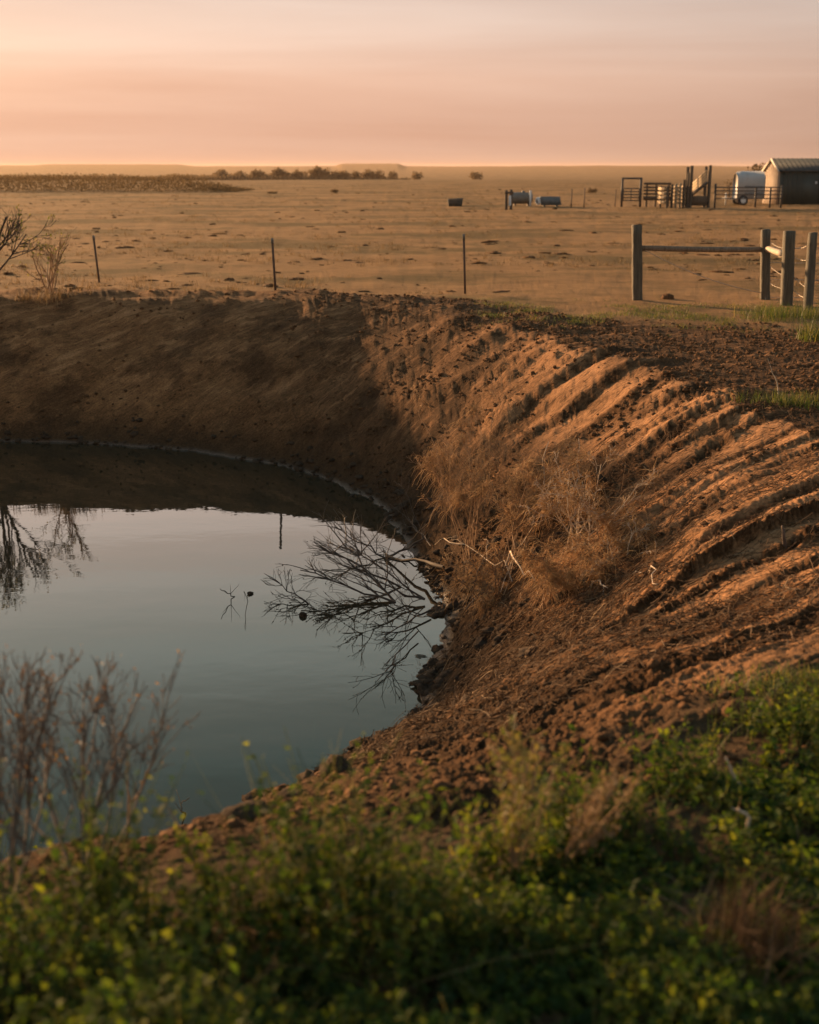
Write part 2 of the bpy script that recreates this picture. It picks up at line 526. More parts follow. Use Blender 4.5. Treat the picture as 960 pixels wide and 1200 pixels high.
def bump(nt, bsdf, h, strength, dist):
    b = N(nt, 'ShaderNodeBump'); b.inputs['Strength'].default_value = strength; b.inputs['Distance'].default_value = dist
    nt.links.new(h, b.inputs['Height']); nt.links.new(b.outputs[0], bsdf.inputs['Normal'])

def soil_material():
    m, nt, bs, out = mat('soil')
    g = N(nt, 'ShaderNodeNewGeometry').outputs['Position']
    n_big = noise(nt, 0.35, 4, 0.55, g)
    n_mid = noise(nt, 3.0, 5, 0.6, g)
    n_fin = noise(nt, 22.0, 4, 0.65, g)
    mf = N(nt, 'ShaderNodeMapping'); mf.inputs['Scale'].default_value = (0.7, 1.0, 1.0); nt.links.new(g, mf.inputs[0])
    n_far = noise(nt, 0.17, 7, 0.7, mf.outputs[0])
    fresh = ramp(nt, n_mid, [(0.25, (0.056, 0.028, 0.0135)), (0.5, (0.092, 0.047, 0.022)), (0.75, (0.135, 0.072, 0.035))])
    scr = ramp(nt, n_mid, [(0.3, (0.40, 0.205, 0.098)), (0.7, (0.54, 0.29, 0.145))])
    rm = N(nt, 'ShaderNodeMapping'); rm.vector_type = 'TEXTURE'
    rm.inputs['Rotation'].default_value = (0, 0, math.atan2(UY, UX)); rm.inputs['Scale'].default_value = (1.0, 0.16, 0.5)
    nt.links.new(g, rm.inputs[0])
    n_fib = noise(nt, 5.0, 6, 0.7, rm.outputs[0], 0.5)
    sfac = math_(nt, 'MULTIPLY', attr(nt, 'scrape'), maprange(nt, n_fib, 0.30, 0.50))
    mott = ramp(nt, noise(nt, 38.0, 4, 0.7, g), [(0.30, (0.5, 0.48, 0.46)), (0.5, (0.95, 0.95, 0.95)), (0.72, (1.5, 1.45, 1.4))])
    fibc = ramp(nt, n_fib, [(0.32, (0.45, 0.44, 0.42)), (0.5, (1.0, 1.0, 1.0)), (0.70, (1.5, 1.42, 1.35))])
    fresh = mixrgb(nt, attr(nt, 'dry'), fresh, (2.2, 2.15, 2.0), 'MULTIPLY')  # lifts the far bank's shade by painting its soil lighter
    fresh = mixrgb(nt, 0.9, mixrgb(nt, 0.9, fresh, fibc, 'MULTIPLY'), mott, 'MULTIPLY')
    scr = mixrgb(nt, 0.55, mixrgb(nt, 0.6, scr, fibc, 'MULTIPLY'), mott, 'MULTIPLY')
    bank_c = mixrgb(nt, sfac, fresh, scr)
    n_pat = noise(nt, 1.1, 5, 0.6, rm.outputs[0], 0.3)
    bank_c = mixrgb(nt, math_(nt, 'MULTIPLY', maprange(nt, n_pat, 0.52, 0.64, 0.0, 0.40), maprange(nt, attr(nt, 'wet'), 1.2, 2.6)), bank_c, scr)
    bank_c = mixrgb(nt, maprange(nt, noise(nt, 0.9, 5, 0.65, g), 0.50, 0.62, 0.0, 0.55), bank_c, mixrgb(nt, 1.0, (0.042, 0.024, 0.013), mott, 'MULTIPLY'))
    wet = maprange(nt, math_(nt, 'ADD', attr(nt, 'wet'), math_(nt, 'MULTIPLY', math_(nt, 'SUBTRACT', n_mid, 0.5), 0.5)), 0.05, 1.5, 1.0, 0.0)
    bank_c = mixrgb(nt, math_(nt, 'MULTIPLY', wet, 0.85), bank_c, mixrgb(nt, 1.0, (0.055, 0.034, 0.019), mott, 'MULTIPLY'))
    past = ramp(nt, n_mid, [(0.25, (0.18, 0.105, 0.048)), (0.5, (0.28, 0.16, 0.072)), (0.8, (0.37, 0.22, 0.105))])
    straw = ramp(nt, n_big, [(0.35, (0.22, 0.122, 0.056)), (0.65, (0.36, 0.21, 0.098))])
    past = mixrgb(nt, 0.5, past, straw)
    past = mixrgb(nt, maprange(nt, n_far, 0.46, 0.60, 0.0, 0.9), past, (0.135, 0.09, 0.038))
    farc = ramp(nt, n_far, [(0.34, (0.34, 0.20, 0.088)), (0.5, (0.24, 0.14, 0.06)), (0.62, (0.12, 0.075, 0.031))])
    ln = N(nt, 'ShaderNodeVectorMath', operation='LENGTH'); nt.links.new(g, ln.inputs[0])
    past = mixrgb(nt, maprange(nt, ln.outputs['Value'], 35, 160, 0.0, 0.75), past, farc)
    grn = ramp(nt, n_fin, [(0.3, (0.075, 0.075, 0.025)), (0.7, (0.19, 0.15, 0.06))])
    past = mixrgb(nt, math_(nt, 'MULTIPLY', attr(nt, 'green'), 0.7), past, grn)
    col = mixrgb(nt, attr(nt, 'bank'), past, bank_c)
    col = mixrgb(nt, math_(nt, 'MULTIPLY', attr(nt, 'humus'), 0.85), col, ramp(nt, n_fin, [(0.3, (0.035, 0.026, 0.016)), (0.7, (0.085, 0.058, 0.034))]))
    nt.links.new(col, bs.inputs['Base Color'])
    rough = maprange(nt, attr(nt, 'wet'), -0.02, 0.16, 0.22, 0.95)
    nt.links.new(rough, bs.inputs['Roughness'])
    nt.links.new(maprange(nt, attr(nt, 'wet'), -0.02, 0.16, 0.5, 0.06), bs.inputs['Specular IOR Level'])
    hgt = math_(nt, 'ADD', math_(nt, 'MULTIPLY', n_fin, 0.7), math_(nt, 'ADD', math_(nt, 'MULTIPLY', noise(nt, 70, 4, 0.7, g), 0.5), math_(nt, 'MULTIPLY', n_fib, 0.9)))
    bump(nt, bs, hgt, 0.9, 0.045)
    return m
def wood_material(name, c0, c1, c2):
    m, nt, bs, out = mat(name)
    t = N(nt, 'ShaderNodeTexCoord'); mpn = N(nt, 'ShaderNodeMapping')
    mpn.inputs['Scale'].default_value = (22, 22, 1.6)
    nt.links.new(t.outputs['Object'], mpn.inputs[0])
    f = noise(nt, 1.6, 5, 0.65, mpn.outputs[0], 0.6)
    nt.links.new(ramp(nt, f, [(0.28, c0), (0.5, c1), (0.75, c2)]), bs.inputs['Base Color'])
    bs.inputs['Roughness'].default_value = 0.85
    bump(nt, bs, f, 1.0, 0.02)
    return m
def plain_material(name, c, rough=0.8, var=0.25, scale=6.0, metal=0.0, dirt=None):
    m, nt, bs, out = mat(name)
    f = noise(nt, scale, 4, 0.6)
    lo = tuple(v * (1 - var) for v in c); hi = tuple(min(1, v * (1 + var)) for v in c)
    col = ramp(nt, f, [(0.3, lo), (0.7, hi)])
    if dirt:
        col = mixrgb(nt, maprange(nt, noise(nt, scale * 0.37, 5, 0.7), 0.5, 0.68, 0, 0.75), col, dirt)
    nt.links.new(col, bs.inputs['Base Color'])
    bs.inputs['Roughness'].default_value = rough; bs.inputs['Metallic'].default_value = metal
    return m
def leaf_material(name, stops, trans=0.35, rough=0.55, tint=(1.55, 1.6, 0.55)):
    m, nt, bs, out = mat(name)
    col = ramp(nt, attr(nt, 'rnd'), stops)
    nt.links.new(col, bs.inputs['Base Color'])
    bs.inputs['Roughness'].default_value = rough
    bs.inputs['Specular IOR Level'].default_value = 0.3
    tr = N(nt, 'ShaderNodeBsdfTranslucent')
    nt.links.new(mixrgb(nt, 1.0, col, tint, 'MULTIPLY'), tr.inputs[0])
    mx = N(nt, 'ShaderNodeMixShader'); mx.inputs[0].default_value = trans
    nt.links.new(bs.outputs[0], mx.inputs[1]); nt.links.new(tr.outputs[0], mx.inputs[2])
    nt.links.new(mx.outputs[0], out.inputs[0])
    return m
def water_material():
    m, nt, bs, out = mat('pond_water')
    bs.inputs['Base Color'].default_value = (0.030, 0.024, 0.014, 1)
    bs.inputs['Roughness'].default_value = 0.015
    bs.inputs['IOR'].default_value = 1.5
    g = N(nt, 'ShaderNodeNewGeometry').outputs['Position']
    mpn = N(nt, 'ShaderNodeMapping'); mpn.inputs['Scale'].default_value = (1.0, 1.7, 1.0)
    nt.links.new(g, mpn.inputs[0])
    a = noise(nt, 1.1, 2, 0.4, mpn.outputs[0], 0.3)
    b = noise(nt, 5.5, 2, 0.5, mpn.outputs[0], 0.2)
    h = math_(nt, 'ADD', math_(nt, 'MULTIPLY', a, 0.0014), math_(nt, 'MULTIPLY', b, 0.0004))
    bump(nt, bs, h, 1.0, 1.0)
    return m

M = {}
M['soil'] = soil_material()
M['water'] = water_material()
M['post'] = wood_material('weathered_post_wood', (0.040, 0.034, 0.023), (0.082, 0.070, 0.048), (0.16, 0.13, 0.09))
M['rail'] = wood_material('rail_wood', (0.08, 0.06, 0.04), (0.16, 0.12, 0.082), (0.28, 0.21, 0.15))
M['yard_wood'] = wood_material('yard_wood', (0.045, 0.033, 0.022), (0.09, 0.066, 0.045), (0.16, 0.115, 0.08))
M['pale_slat'] = wood_material('pale_slat_wood', (0.24, 0.18, 0.11), (0.36, 0.27, 0.17), (0.46, 0.35, 0.23))
M['steel'] = plain_material('rusty_steel', (0.09, 0.055, 0.038), 0.75, 0.35, 12)
M['pipe'] = plain_material('dark_pipe', (0.055, 0.048, 0.042), 0.7, 0.3, 6)
M['wire'] = plain_material('wire', (0.34, 0.29, 0.24), 0.5, 0.2, 30, 0.6)
M['white'] = plain_material('white_paint', (0.60, 0.59, 0.57), 0.5, 0.06, 3, dirt=(0.5, 0.42, 0.33))
M['roof'] = plain_material('grey_roof_metal', (0.040, 0.046, 0.047), 0.8, 0.12, 4)
M['shed_wall'] = plain_material('green_grey_cladding', (0.030, 0.042, 0.038), 0.65, 0.12, 3)
M['gable'] = plain_material('tan_cladding', (0.27, 0.195, 0.14), 0.7, 0.12, 3)
M['trim'] = plain_material('shed_trim', (0.50, 0.42, 0.34), 0.6, 0.1, 3)
M['rubber'] = plain_material('rubber', (0.03, 0.03, 0.03), 0.85, 0.2, 8)
M['tank'] = plain_material('grey_tank', (0.13, 0.122, 0.105), 0.6, 0.2, 4, dirt=(0.14, 0.10, 0.07))
M['bluegrey'] = plain_material('blue_grey_metal', (0.09, 0.115, 0.13), 0.5, 0.2, 4)
M['darkbox'] = plain_material('dark_trough', (0.045, 0.05, 0.045), 0.7, 0.25, 4)
M['twig'] = plain_material('bare_twig', (0.092, 0.066, 0.050), 0.85, 0.3, 9)
M['wetwood'] = plain_material('wet_branch', (0.062, 0.043, 0.031), 0.8, 0.3, 9)
M['drytwig'] = plain_material('dry_twig', (0.30, 0.18, 0.095), 0.85, 0.3, 9)
M['palestick'] = plain_material('bleached_stick', (0.46, 0.36, 0.26), 0.8, 0.2, 9)
def bumpy(name, sc=26, st_=0.9, d_=0.02):
    m = M[name]; nt = m.node_tree
    bump(nt, nt.nodes['Principled BSDF'], noise(nt, sc, 5, 0.7), st_, d_)
    nt.nodes['Principled BSDF'].inputs['Specular IOR Level'].default_value = 0.08
    nt.nodes['Principled BSDF'].inputs['Roughness'].default_value = 0.95
M['clod'] = plain_material('soil_clod', (0.120, 0.063, 0.031), 0.95, 0.35, 9)
M['wetclod'] = plain_material('wet_clod', (0.055, 0.038, 0.026), 0.7, 0.35, 9)
M['stone'] = plain_material('mud_stone', (0.14, 0.115, 0.085), 0.8, 0.3, 12, dirt=(0.06, 0.045, 0.03))
for k_ in ('clod', 'wetclod', 'stone'): bumpy(k_)
_m = M['clod']; _nt = _m.node_tree; _bs = _nt.nodes['Principled BSDF']
_src = _bs.inputs['Base Color'].links[0].from_socket
_sp = N(_nt, 'ShaderNodeSeparateXYZ'); _nt.links.new(N(_nt, 'ShaderNodeNewGeometry').outputs['Position'], _sp.inputs[0])
_nt.links.new(mixrgb(_nt, maprange(_nt, _sp.outputs['Z'], -1.75, -0.9, 0.85, 0.0), _src, (0.048, 0.030, 0.018)), _bs.inputs['Base Color'])
M['litter'] = leaf_material('dark_litter', [(0.0, (0.045, 0.026, 0.014)), (0.6, (0.11, 0.062, 0.032)), (0.93, (0.20, 0.12, 0.065)), (1.0, (0.36, 0.25, 0.15))], 0.1, 0.9)
M['leaf'] = leaf_material('weed_leaf', [(0.0, (0.018, 0.042, 0.012)), (0.35, (0.050, 0.085, 0.014)), (0.65, (0.125, 0.145, 0.020)), (0.92, (0.19, 0.19, 0.032)), (1.0, (0.20, 0.155, 0.045))], 0.5, 0.8)
M['weed'] = leaf_material('pale_weed', [(0.0, (0.07, 0.09, 0.03)), (0.6, (0.13, 0.13, 0.05)), (1.0, (0.24, 0.17, 0.08))])
M['drygrass'] = leaf_material('dry_grass', [(0.0, (0.12, 0.075, 0.035)), (0.5, (0.22, 0.145, 0.072)), (1.0, (0.33, 0.23, 0.125))], 0.25, 0.7, (1.1, 1.05, 0.85))
M['straw'] = leaf_material('dead_straw', [(0.0, (0.15, 0.086, 0.038)), (0.5, (0.40, 0.235, 0.10)), (1.0, (0.62, 0.41, 0.20))], 0.25, 0.8, (1.2, 1.1, 0.8))
M['grass'] = leaf_material('green_grass', [(0.0, (0.03, 0.06, 0.018)), (0.6, (0.09, 0.105, 0.03)), (1.0, (0.24, 0.19, 0.08))], 0.35)
M['rustleaf'] = leaf_material('rust_leaf', [(0.0, (0.11, 0.055, 0.025)), (0.7, (0.20, 0.095, 0.04)), (1.0, (0.36, 0.20, 0.06))], 0.35)
M['far_tree'] = leaf_material('far_tree_leaf', [(0.0, (0.15, 0.105, 0.060)), (1.0, (0.21, 0.15, 0.085))], 0.45, 0.95, (1, 1, 1))
M['brush'] = leaf_material('far_brush', [(0.0, (0.11, 0.075, 0.040)), (0.6, (0.135, 0.092, 0.048)), (1.0, (0.16, 0.11, 0.058))], 0.4, 0.95, (1, 1, 1))

# ------------------------------------------------------------------ the ground: one sheet out to the horizon
az_d = np.radians(np.arange(-27, 27.001, 0.068))
az_c = np.radians(np.concatenate([np.arange(28, 90, 1.2), np.arange(90, 180, 4)]))
az = np.concatenate([-az_c[::-1], az_d, az_c])
ang = np.concatenate([np.arange(76, 46, -3.0), np.arange(46, 5.2, -0.066)])
rr = np.concatenate([[0.05, 0.3], CAM_H / np.tan(np.radians(ang)) * 1.0])
r_far = np.exp(np.linspace(math.log(rr[-1] * 1.006), math.log(6000), 230))
rr = np.concatenate([rr, r_far])
AZ, RR = np.meshgrid(az, rr)
gx = (RR * np.sin(AZ)); gy = (RR * np.cos(AZ))
gz, ga = terrain(gx.ravel(), gy.ravel())
nr, nc = gx.shape
idx = np.arange(nr * nc).reshape(nr, nc)
Qg = np.stack([idx[:-1, :-1], idx[:-1, 1:], idx[1:, 1:], idx[1:, :-1]], -1).reshape(-1, 4)
Qs = np.stack([idx[:-1, -1], idx[:-1, 0], idx[1:, 0], idx[1:, -1]], -1)
Qg = np.concatenate([Qg, Qs])
centre = np.array([[0, 0, float(gz.reshape(nr, nc)[0].mean())]])
Vg = np.concatenate([np.stack([gx.ravel(), gy.ravel(), gz], 1), centre])
ci = len(Vg) - 1
Tg = np.stack([np.full(nc, ci), np.roll(idx[0], -1), idx[0]], 1)
pad = lambda v: np.concatenate([v, [0.0]])
me = mesh_np('ground', Vg, Qg[:, ::-1], Tg, M['soil'], True, {'scrape': pad(ga['scrape']), 'bank': pad(ga['bank']), 'wet': pad(ga['wet']), 'green': pad(ga['green']), 'humus': pad(ga['humus']), 'dry': pad(ga['dry'])})  # dry carries the painted lift of the far-bank shade
tag(link('ground', me), kind='structure')

# the pond surface
wx, wy = np.meshgrid(np.linspace(-33, 3.0, 73), np.linspace(5.0, 23.5, 38))
Vw = np.stack([wx.ravel(), wy.ravel(), np.full(wx.size, ZW)], 1)
iw = np.arange(wx.size).reshape(wx.shape)
Qw = np.stack([iw[:-1, :-1], iw[:-1, 1:], iw[1:, 1:], iw[1:, :-1]], -1).reshape(-1, 4)
tag(link('pond_water', mesh_np('pond_water', Vw, Qw, None, M['water'], True)), kind='structure')

# ------------------------------------------------------------------ haze: the dusty evening air
hz, hnt, hbs, hout = mat('haze')
hnt.nodes.remove(hbs)
pv = N(hnt, 'ShaderNodeVolumePrincipled')
pv.inputs['Color'].default_value = (0.85, 0.64, 0.48, 1)
pv.inputs['Density'].default_value = 0.00008
pv.inputs['Anisotropy'].default_value = 0.3
hnt.links.new(pv.outputs[0], hout.inputs['Volume'])
zmin, zmax = float(Vg[:, 2].min()), float(Vg[:, 2].max())
hb = MB().box((0, 0, (zmin - 1.0 + zmax + 2.5) / 2), (12400, 12400, zmax + 2.5 - zmin + 1.0))
tag(hb.build('haze', hz), 'thin warm dusty haze over the whole pasture', 'haze', kind='stuff')
print('terrain z range', zmin, zmax)

# ------------------------------------------------------------------ stockyard and buildings in the distance
def along(px, Y, z=None):
    p = on_y(px, 240, Y)
    return np.array([p[0], Y, Hs(p[0], Y) if z is None else z])
def zat(px, py, Y):
    return on_y(px, py, Y)[2]

# shed: tan gable to the sun, long dark side towards us
Ys = 84.0
x0 = on_y(912, 240, Ys)[0]; zg = Hs(x0, Ys); D = 3.6; Lsh = 9.0
eave = zat(912, 199.5, Ys); ridge_z = zat(903.5, 186.5, Ys + D / 2)
shed = thing('shed', 'long low metal shed with dark side wall and sunlit tan gable at the right edge', 'shed', (x0, Ys, zg))
he = eave - zg; hr = ridge_z - zg
b = MB()
b.box((Lsh / 2, 0.04, he / 2 - 0.1), (Lsh, 0.08, he + 0.2))
for i in range(int(Lsh / 0.3)):
    b.box((0.15 + i * 0.3, -0.012, he / 2), (0.05, 0.03, he - 0.02))
b.build('side_wall', M['shed_wall'], shed)
MB().box((Lsh / 2, D - 0.04, he / 2 - 0.1), (Lsh, 0.08, he + 0.2)).build('side_wall', M['shed_wall'], shed)
for sx, gm in ((0.0, M['gable']), (Lsh, M['gable'])):
    g = MB()
    V = np.array([[sx - 0.04, 0, -0.2], [sx - 0.04, D, -0.2], [sx - 0.04, D, he], [sx - 0.04, D / 2, hr - 0.03], [sx - 0.04, 0, he]])
    V2 = V + np.array([0.036, 0, 0])
    g.add(np.concatenate([V, V2]), [(0, 1, 6, 5), (1, 2, 7, 6), (4, 0, 5, 9), (0, 4, 2, 1), (5, 6, 7, 9)], [(2, 4, 3), (7, 8, 9), (2, 3, 7), (3, 8, 7), (3, 4, 9), (3, 9, 8)])
    for i in range(1, 9):
        yy = D * i / 9; top = he + (hr - he) * (1 - abs(yy - D / 2) / (D / 2)) - 0.05
        g.box((sx + (-0.055 if sx == 0 else 0.012), yy, top / 2), (0.03, 0.06, top))
    g.build('gable', gm, shed)
rf = MB()
for s in (0, 1):
    y_e = -0.18 if s == 0 else D + 0.18
    z_e = he - 0.18 * (hr - he) / (D / 2) + 0.05
    p = [(-0.15, y_e, z_e), (Lsh + 0.15, y_e, z_e), (Lsh + 0.15, D / 2, hr + 0.05), (-0.15, D / 2, hr + 0.05)]
    V = np.array(p + [(q[0], q[1], q[2] - 0.05) for q in p])
    rf.add(V, [(0, 1, 2, 3), (7, 6, 5, 4), (0, 4, 5, 1), (1, 5, 6, 2), (2, 6, 7, 3), (3, 7, 4, 0)])
    for i in range(31):
        xx = 0.0 + i * 0.3
        rf.bar((xx, y_e, z_e + 0.012), (xx, D / 2, hr + 0.062), 0.04, 0.03)
ro = rf.build('roof', M['roof'], shed)
tr = MB()
tr.bar((-0.17, -0.2, he - 0.10), (-0.17, D / 2, hr + 0.02), 0.05, 0.12)
tr.bar((-0.17, D + 0.2, he - 0.10), (-0.17, D / 2, hr + 0.02), 0.05, 0.12)
tr.build('barge_board', M['trim'], ro)
dr = MB()
dr.box((1.9, -0.045, he * 0.44), (1.1, 0.04, he * 0.86))
door = dr.build('door', M['shed_wall'], shed)
MB().box((2.28, -0.09, zat(950, 214, Ys) - zg), (0.12, 0.05, 0.16), bev=0.01).build('white_block', M['white'], door)  # small white block on the door face

# white round-roofed trailer in front of the shed's gable
Yt = 82.0
xa = on_y(864, 235, Yt)[0]; xb = on_y(895.5, 235, Yt)[0]; zg = Hs((xa + xb) / 2, Yt)
tw = 1.5; th = zat(880, 200.5, Yt) - zg
trl = thing('stock_trailer', 'small white round-roofed trailer parked behind the pipe fence, left of the shed', 'trailer', (xa, Yt, zg))
Lt = xb - xa
b = MB()
nseg = 14; prof = []
for i in range(nseg + 1):
    a_ = math.pi * i / nseg
    prof.append((tw / 2 - tw / 2 * math.cos(a_), th - 0.62 + 0.62 * math.sin(a_) ** 0.8))
prof = [(0, 0.42)] + prof + [(tw, 0.42)]
prof = np.array(prof); n = len(prof)
xs_ = [0.0, 0.10, 0.32, Lt]; sc_ = [0.80, 0.94, 1.0, 1.0]
V = []
for xx, s_ in zip(xs_, sc_):
    c_ = np.array([tw / 2, 1.0])
    V += [(xx, c_[0] + (p_[0] - c_[0]) * s_, 0.42 + (p_[1] - 0.42) * (0.55 + 0.45 * s_) if s_ < 1 else p_[1]) for p_ in prof]
V = np.array(V); Qd = []
for k in range(3):
    for i in range(n):
        j = (i + 1) % n
        Qd.append((k * n + i, (k + 1) * n + i, (k + 1) * n + j, k * n + j))
Td = [(0, i + 1, i) for i in range(1, n - 1)] + [(3 * n, 3 * n + i, 3 * n + i + 1) for i in range(1, n - 1)]
b.add(V, Qd, Td)
b.build('body', plain_material('dull_white_paint', (0.36, 0.37, 0.375), 0.5, 0.08, 3, dirt=(0.27, 0.22, 0.17)), trl, True)
k = MB()
for zz in (0.75, 1.15):
    k.box((Lt * 0.6, -0.006, zz), (Lt * 0.7, 0.02, 0.05))
k.build('side_trim', M['bluegrey'], trl)
fr = MB()
fr.bar((-0.75, tw / 2, 0.42), (0.3, 0.15, 0.38), 0.09); fr.bar((-0.75, tw / 2, 0.42), (0.3, tw - 0.15, 0.38), 0.09)
fr.bar((-0.55, tw / 2, 0.0), (-0.55, tw / 2, 0.75), 0.07)
fr.build('drawbar', M['white'], trl)
for xx in (Lt * 0.22,):
    for yy in (0.02, tw - 0.02):
        Mx = np.array([[1, 0, 0], [0, 0, 1], [0, -1, 0]], float)
        w = MB().lathe([(0.0, -0.09), (0.20, -0.09), (0.30, -0.07), (0.32, 0.0), (0.30, 0.07), (0.20, 0.09), (0.0, 0.09)], (xx, yy, 0.31), 20, Mx)
        wo = w.build('wheel', M['rubber'], trl, True)
        MB().lathe([(0.0, -0.105), (0.13, -0.10), (0.17, -0.092)], (xx, yy, 0.31), 16, Mx).build('rim', M['white'], wo, True)

# pipe fence in front of the trailer
Yp = 77.0
pf = thing('pipe_fence', 'dark pipe fence of four rails crossing in front of the white trailer', 'fence', along(837, Yp))
ox, oz = pf.location.x, pf.location.z
def pipe_run(par, ox, oy, oz, pxs, tops, railys, bot, w=0.09, rw=0.06, Y=77.0, m=None):
    m = m or M['pipe']
    for px_, ty in zip(pxs, tops):
        x_ = on_y(px_, 240, Y)[0]
        z_t = zat(px_, ty, Y); z_b = Hs(x_, Y) - 0.1
        MB().tube([(x_ - ox, 0, z_b - oz), (x_ - ox, 0, z_t - oz)], w / 2 + 0.02, 8).build('post', m, par)
    xA = on_y(pxs[0], 240, Y)[0] - ox; xB = on_y(pxs[-1], 240, Y)[0] - ox
    for ry in railys:
        z_ = zat(pxs[0], ry, Y) - oz
        MB().tube([(xA, -w * 0.6, z_), ((xA + xB) / 2, -w * 0.6, z_ - 0.012), (xB, -w * 0.6, z_)], rw / 2, 8).build('rail', m, par)
pipe_run(pf, ox, Yp, oz, [837.5, 885, 902, 915], [215, 219, 219, 217], [219.5, 223.5, 228, 232.5], 240, Y=Yp)

# gate frame at the far left of the yard
Yg = 79.0
gf = thing('gate_frame', 'tall dark pipe gate frame with crossbar at the left end of the yard', 'gate', along(728.5, Yg))
ox, oz = gf.location.x, gf.location.z
xr_ = on_y(750, 240, Yg)[0] - ox
MB().tube([(0, 0, -0.1), (0, 0, zat(728, 208, Yg) - oz)], 0.07, 8).build('post', M['pipe'], gf)
MB().tube([(xr_, 0, -0.1), (xr_, 0, zat(750, 208, Yg) - oz)], 0.085, 8).build('post', M['pipe'], gf)
MB().tube([(-0.02, 0, zat(728, 209, Yg) - oz), (xr_ + 0.02, 0, zat(750, 209, Yg) - oz)], 0.055, 8).build('crossbar', M['pipe'], gf)
gt = MB()
for py_ in (221, 224.5, 228, 231.5, 235):
    gt.tube([(0.08, 0.02, zat(728, py_, Yg) - oz), (xr_ - 0.08, 0.02, zat(728, py_, Yg) - oz)], 0.035, 6)
for fx in (0.08, xr_ / 2, xr_ - 0.08):
    gt.tube([(fx, 0.02, zat(728, 221, Yg) - oz), (fx, 0.02, zat(728, 235, Yg) - oz)], 0.03, 6)
gt.build('gate_panel', M['pipe'], gf)
MB().tube([(-0.35, 0.3, -0.05), (-0.32, 0.3, 1.0)], 0.03, 6).build('latch_post', M['steel'], gf)

# rail panels of the pens
pp = thing('pen_panel', 'dark board fence panel between the gate frame and the loading chute', 'fence panel', along(751, Yg + 0.3))
ox, oz = pp.location.x, pp.location.z
xr_ = on_y(786.5, 240, Yg)[0] - ox
for py_, hgt in ((215.2, 0.13), (219.5, 0.10), (223.3, 0.10), (227.2, 0.10), (232.5, 0.24)):
    z_ = zat(751, py_, Yg) - oz
    MB().bar((0.12, 0, z_), (xr_, 0, z_ - 0.01), 0.05, hgt).build('rail', M['yard_wood'], pp)
for fx in (0.14, 0.5, 1.0):
    MB().bar((0.12 + (xr_ - 0.2) * fx * 0.98, 0.09, -0.1), (0.12 + (xr_ - 0.2) * fx * 0.98, 0.09, zat(751, 214.5, Yg) - oz), 0.11, bev=0.01).build('post', M['yard_wood'], pp)
# short run coming towards us, its board faces in the sun
Yq = 76.0
sr = thing('end_panel', 'short pen panel seen almost end on, four pale boards catching the sun', 'fence panel', along(780, Yq))
ox, oz = sr.location.x, sr.location.z
for i, py_ in enumerate((221.5, 227, 232, 237.5)):
    z_ = zat(780, py_, Yq) - oz
    MB().bar((-0.05, 0.0, z_), (-0.14, 1.6, z_), 0.05, 0.17).build('board', M['pale_slat'], sr)
for yy in (0.0, 1.6):
    MB().bar((0.06 - yy * 0.04, yy, -0.1), (0.06 - yy * 0.04, yy, zat(780, 218, Yq) - oz), 0.11, bev=0.01).build('post', M['yard_wood'], sr)

# loading chute
Yc = 77.0
ch = thing('loading_chute', 'wooden cattle loading chute with sloping sunlit slats between two tall posts', 'loading chute', along(808.5, Yc))
ox, oz = ch.location.x, ch.location.z
def chx(px_): return on_y(px_, 240, Yc)[0] - ox
def chz(py_): return zat(808, py_, Yc) - oz
cw = 1.1
for px_, ty, w in ((808.5, 194, 0.17), (830, 193.5, 0.16)):
    for yy in (0.0, cw):
        MB().bar((chx(px_), yy, -0.1), (chx(px_), yy, chz(ty + (1.5 if yy else 0))), w, bev=0.015).build('post', M['yard_wood'], ch)
for px_, ty in ((787, 216), (791.5, 215), (796, 214.5), (800, 210.5), (804.5, 202.5)):
    yy = -0.25 + (808.5 - px_) * 0.012
    MB().bar((chx(px_), yy, -0.1), (chx(px_), yy, chz(ty)), 0.14 if px_ in (787, 800) else 0.12, bev=0.012).build('wing_post', M['yard_wood'] if px_ in (787, 800, 804.5) else M['pale_slat'], ch)
for px_, i0 in ((792, 0), (797, 1), (803, 2)):
    for py_ in (219, 223.5, 228, 232.5, 237):
        MB().bar((chx(px_) - 0.03, -0.16, chz(py_)), (chx(px_) - 0.06, 0.95, chz(py_)), 0.05, 0.13).build('wing_board', M['pale_slat'], ch)
yl, yr = Yc + 2.4, Yc - 1.6
for i in range(4):                                                   # sloping side wall turned to the sun
    pl = on_y(810.0, 227.5 - 3.4 * i, yl); pr = on_y(828.5, 210.5 - 3.4 * i, yr)
    MB().bar((pl[0] - ox, pl[1] - Yc, pl[2] - oz), (pr[0] - ox, pr[1] - Yc, pr[2] - oz), 0.05, 0.12).build('side_slat', M['pale_slat'], ch)
rampm = MB(); rampm.bar((chx(809), cw / 2, chz(231)), (chx(830), cw / 2, chz(213.5)), cw - 0.2, 0.07)
rampm.build('ramp_floor', M['yard_wood'], ch)
bx_ = MB(); bx_.box(((chx(809.8) + chx(830)) / 2, -0.02, (chz(229.5) + chz(241)) / 2), (chx(830) - chx(809.8), 0.06, chz(229.5) - chz(241)))
bx_.build('lower_panel', M['yard_wood'], ch)

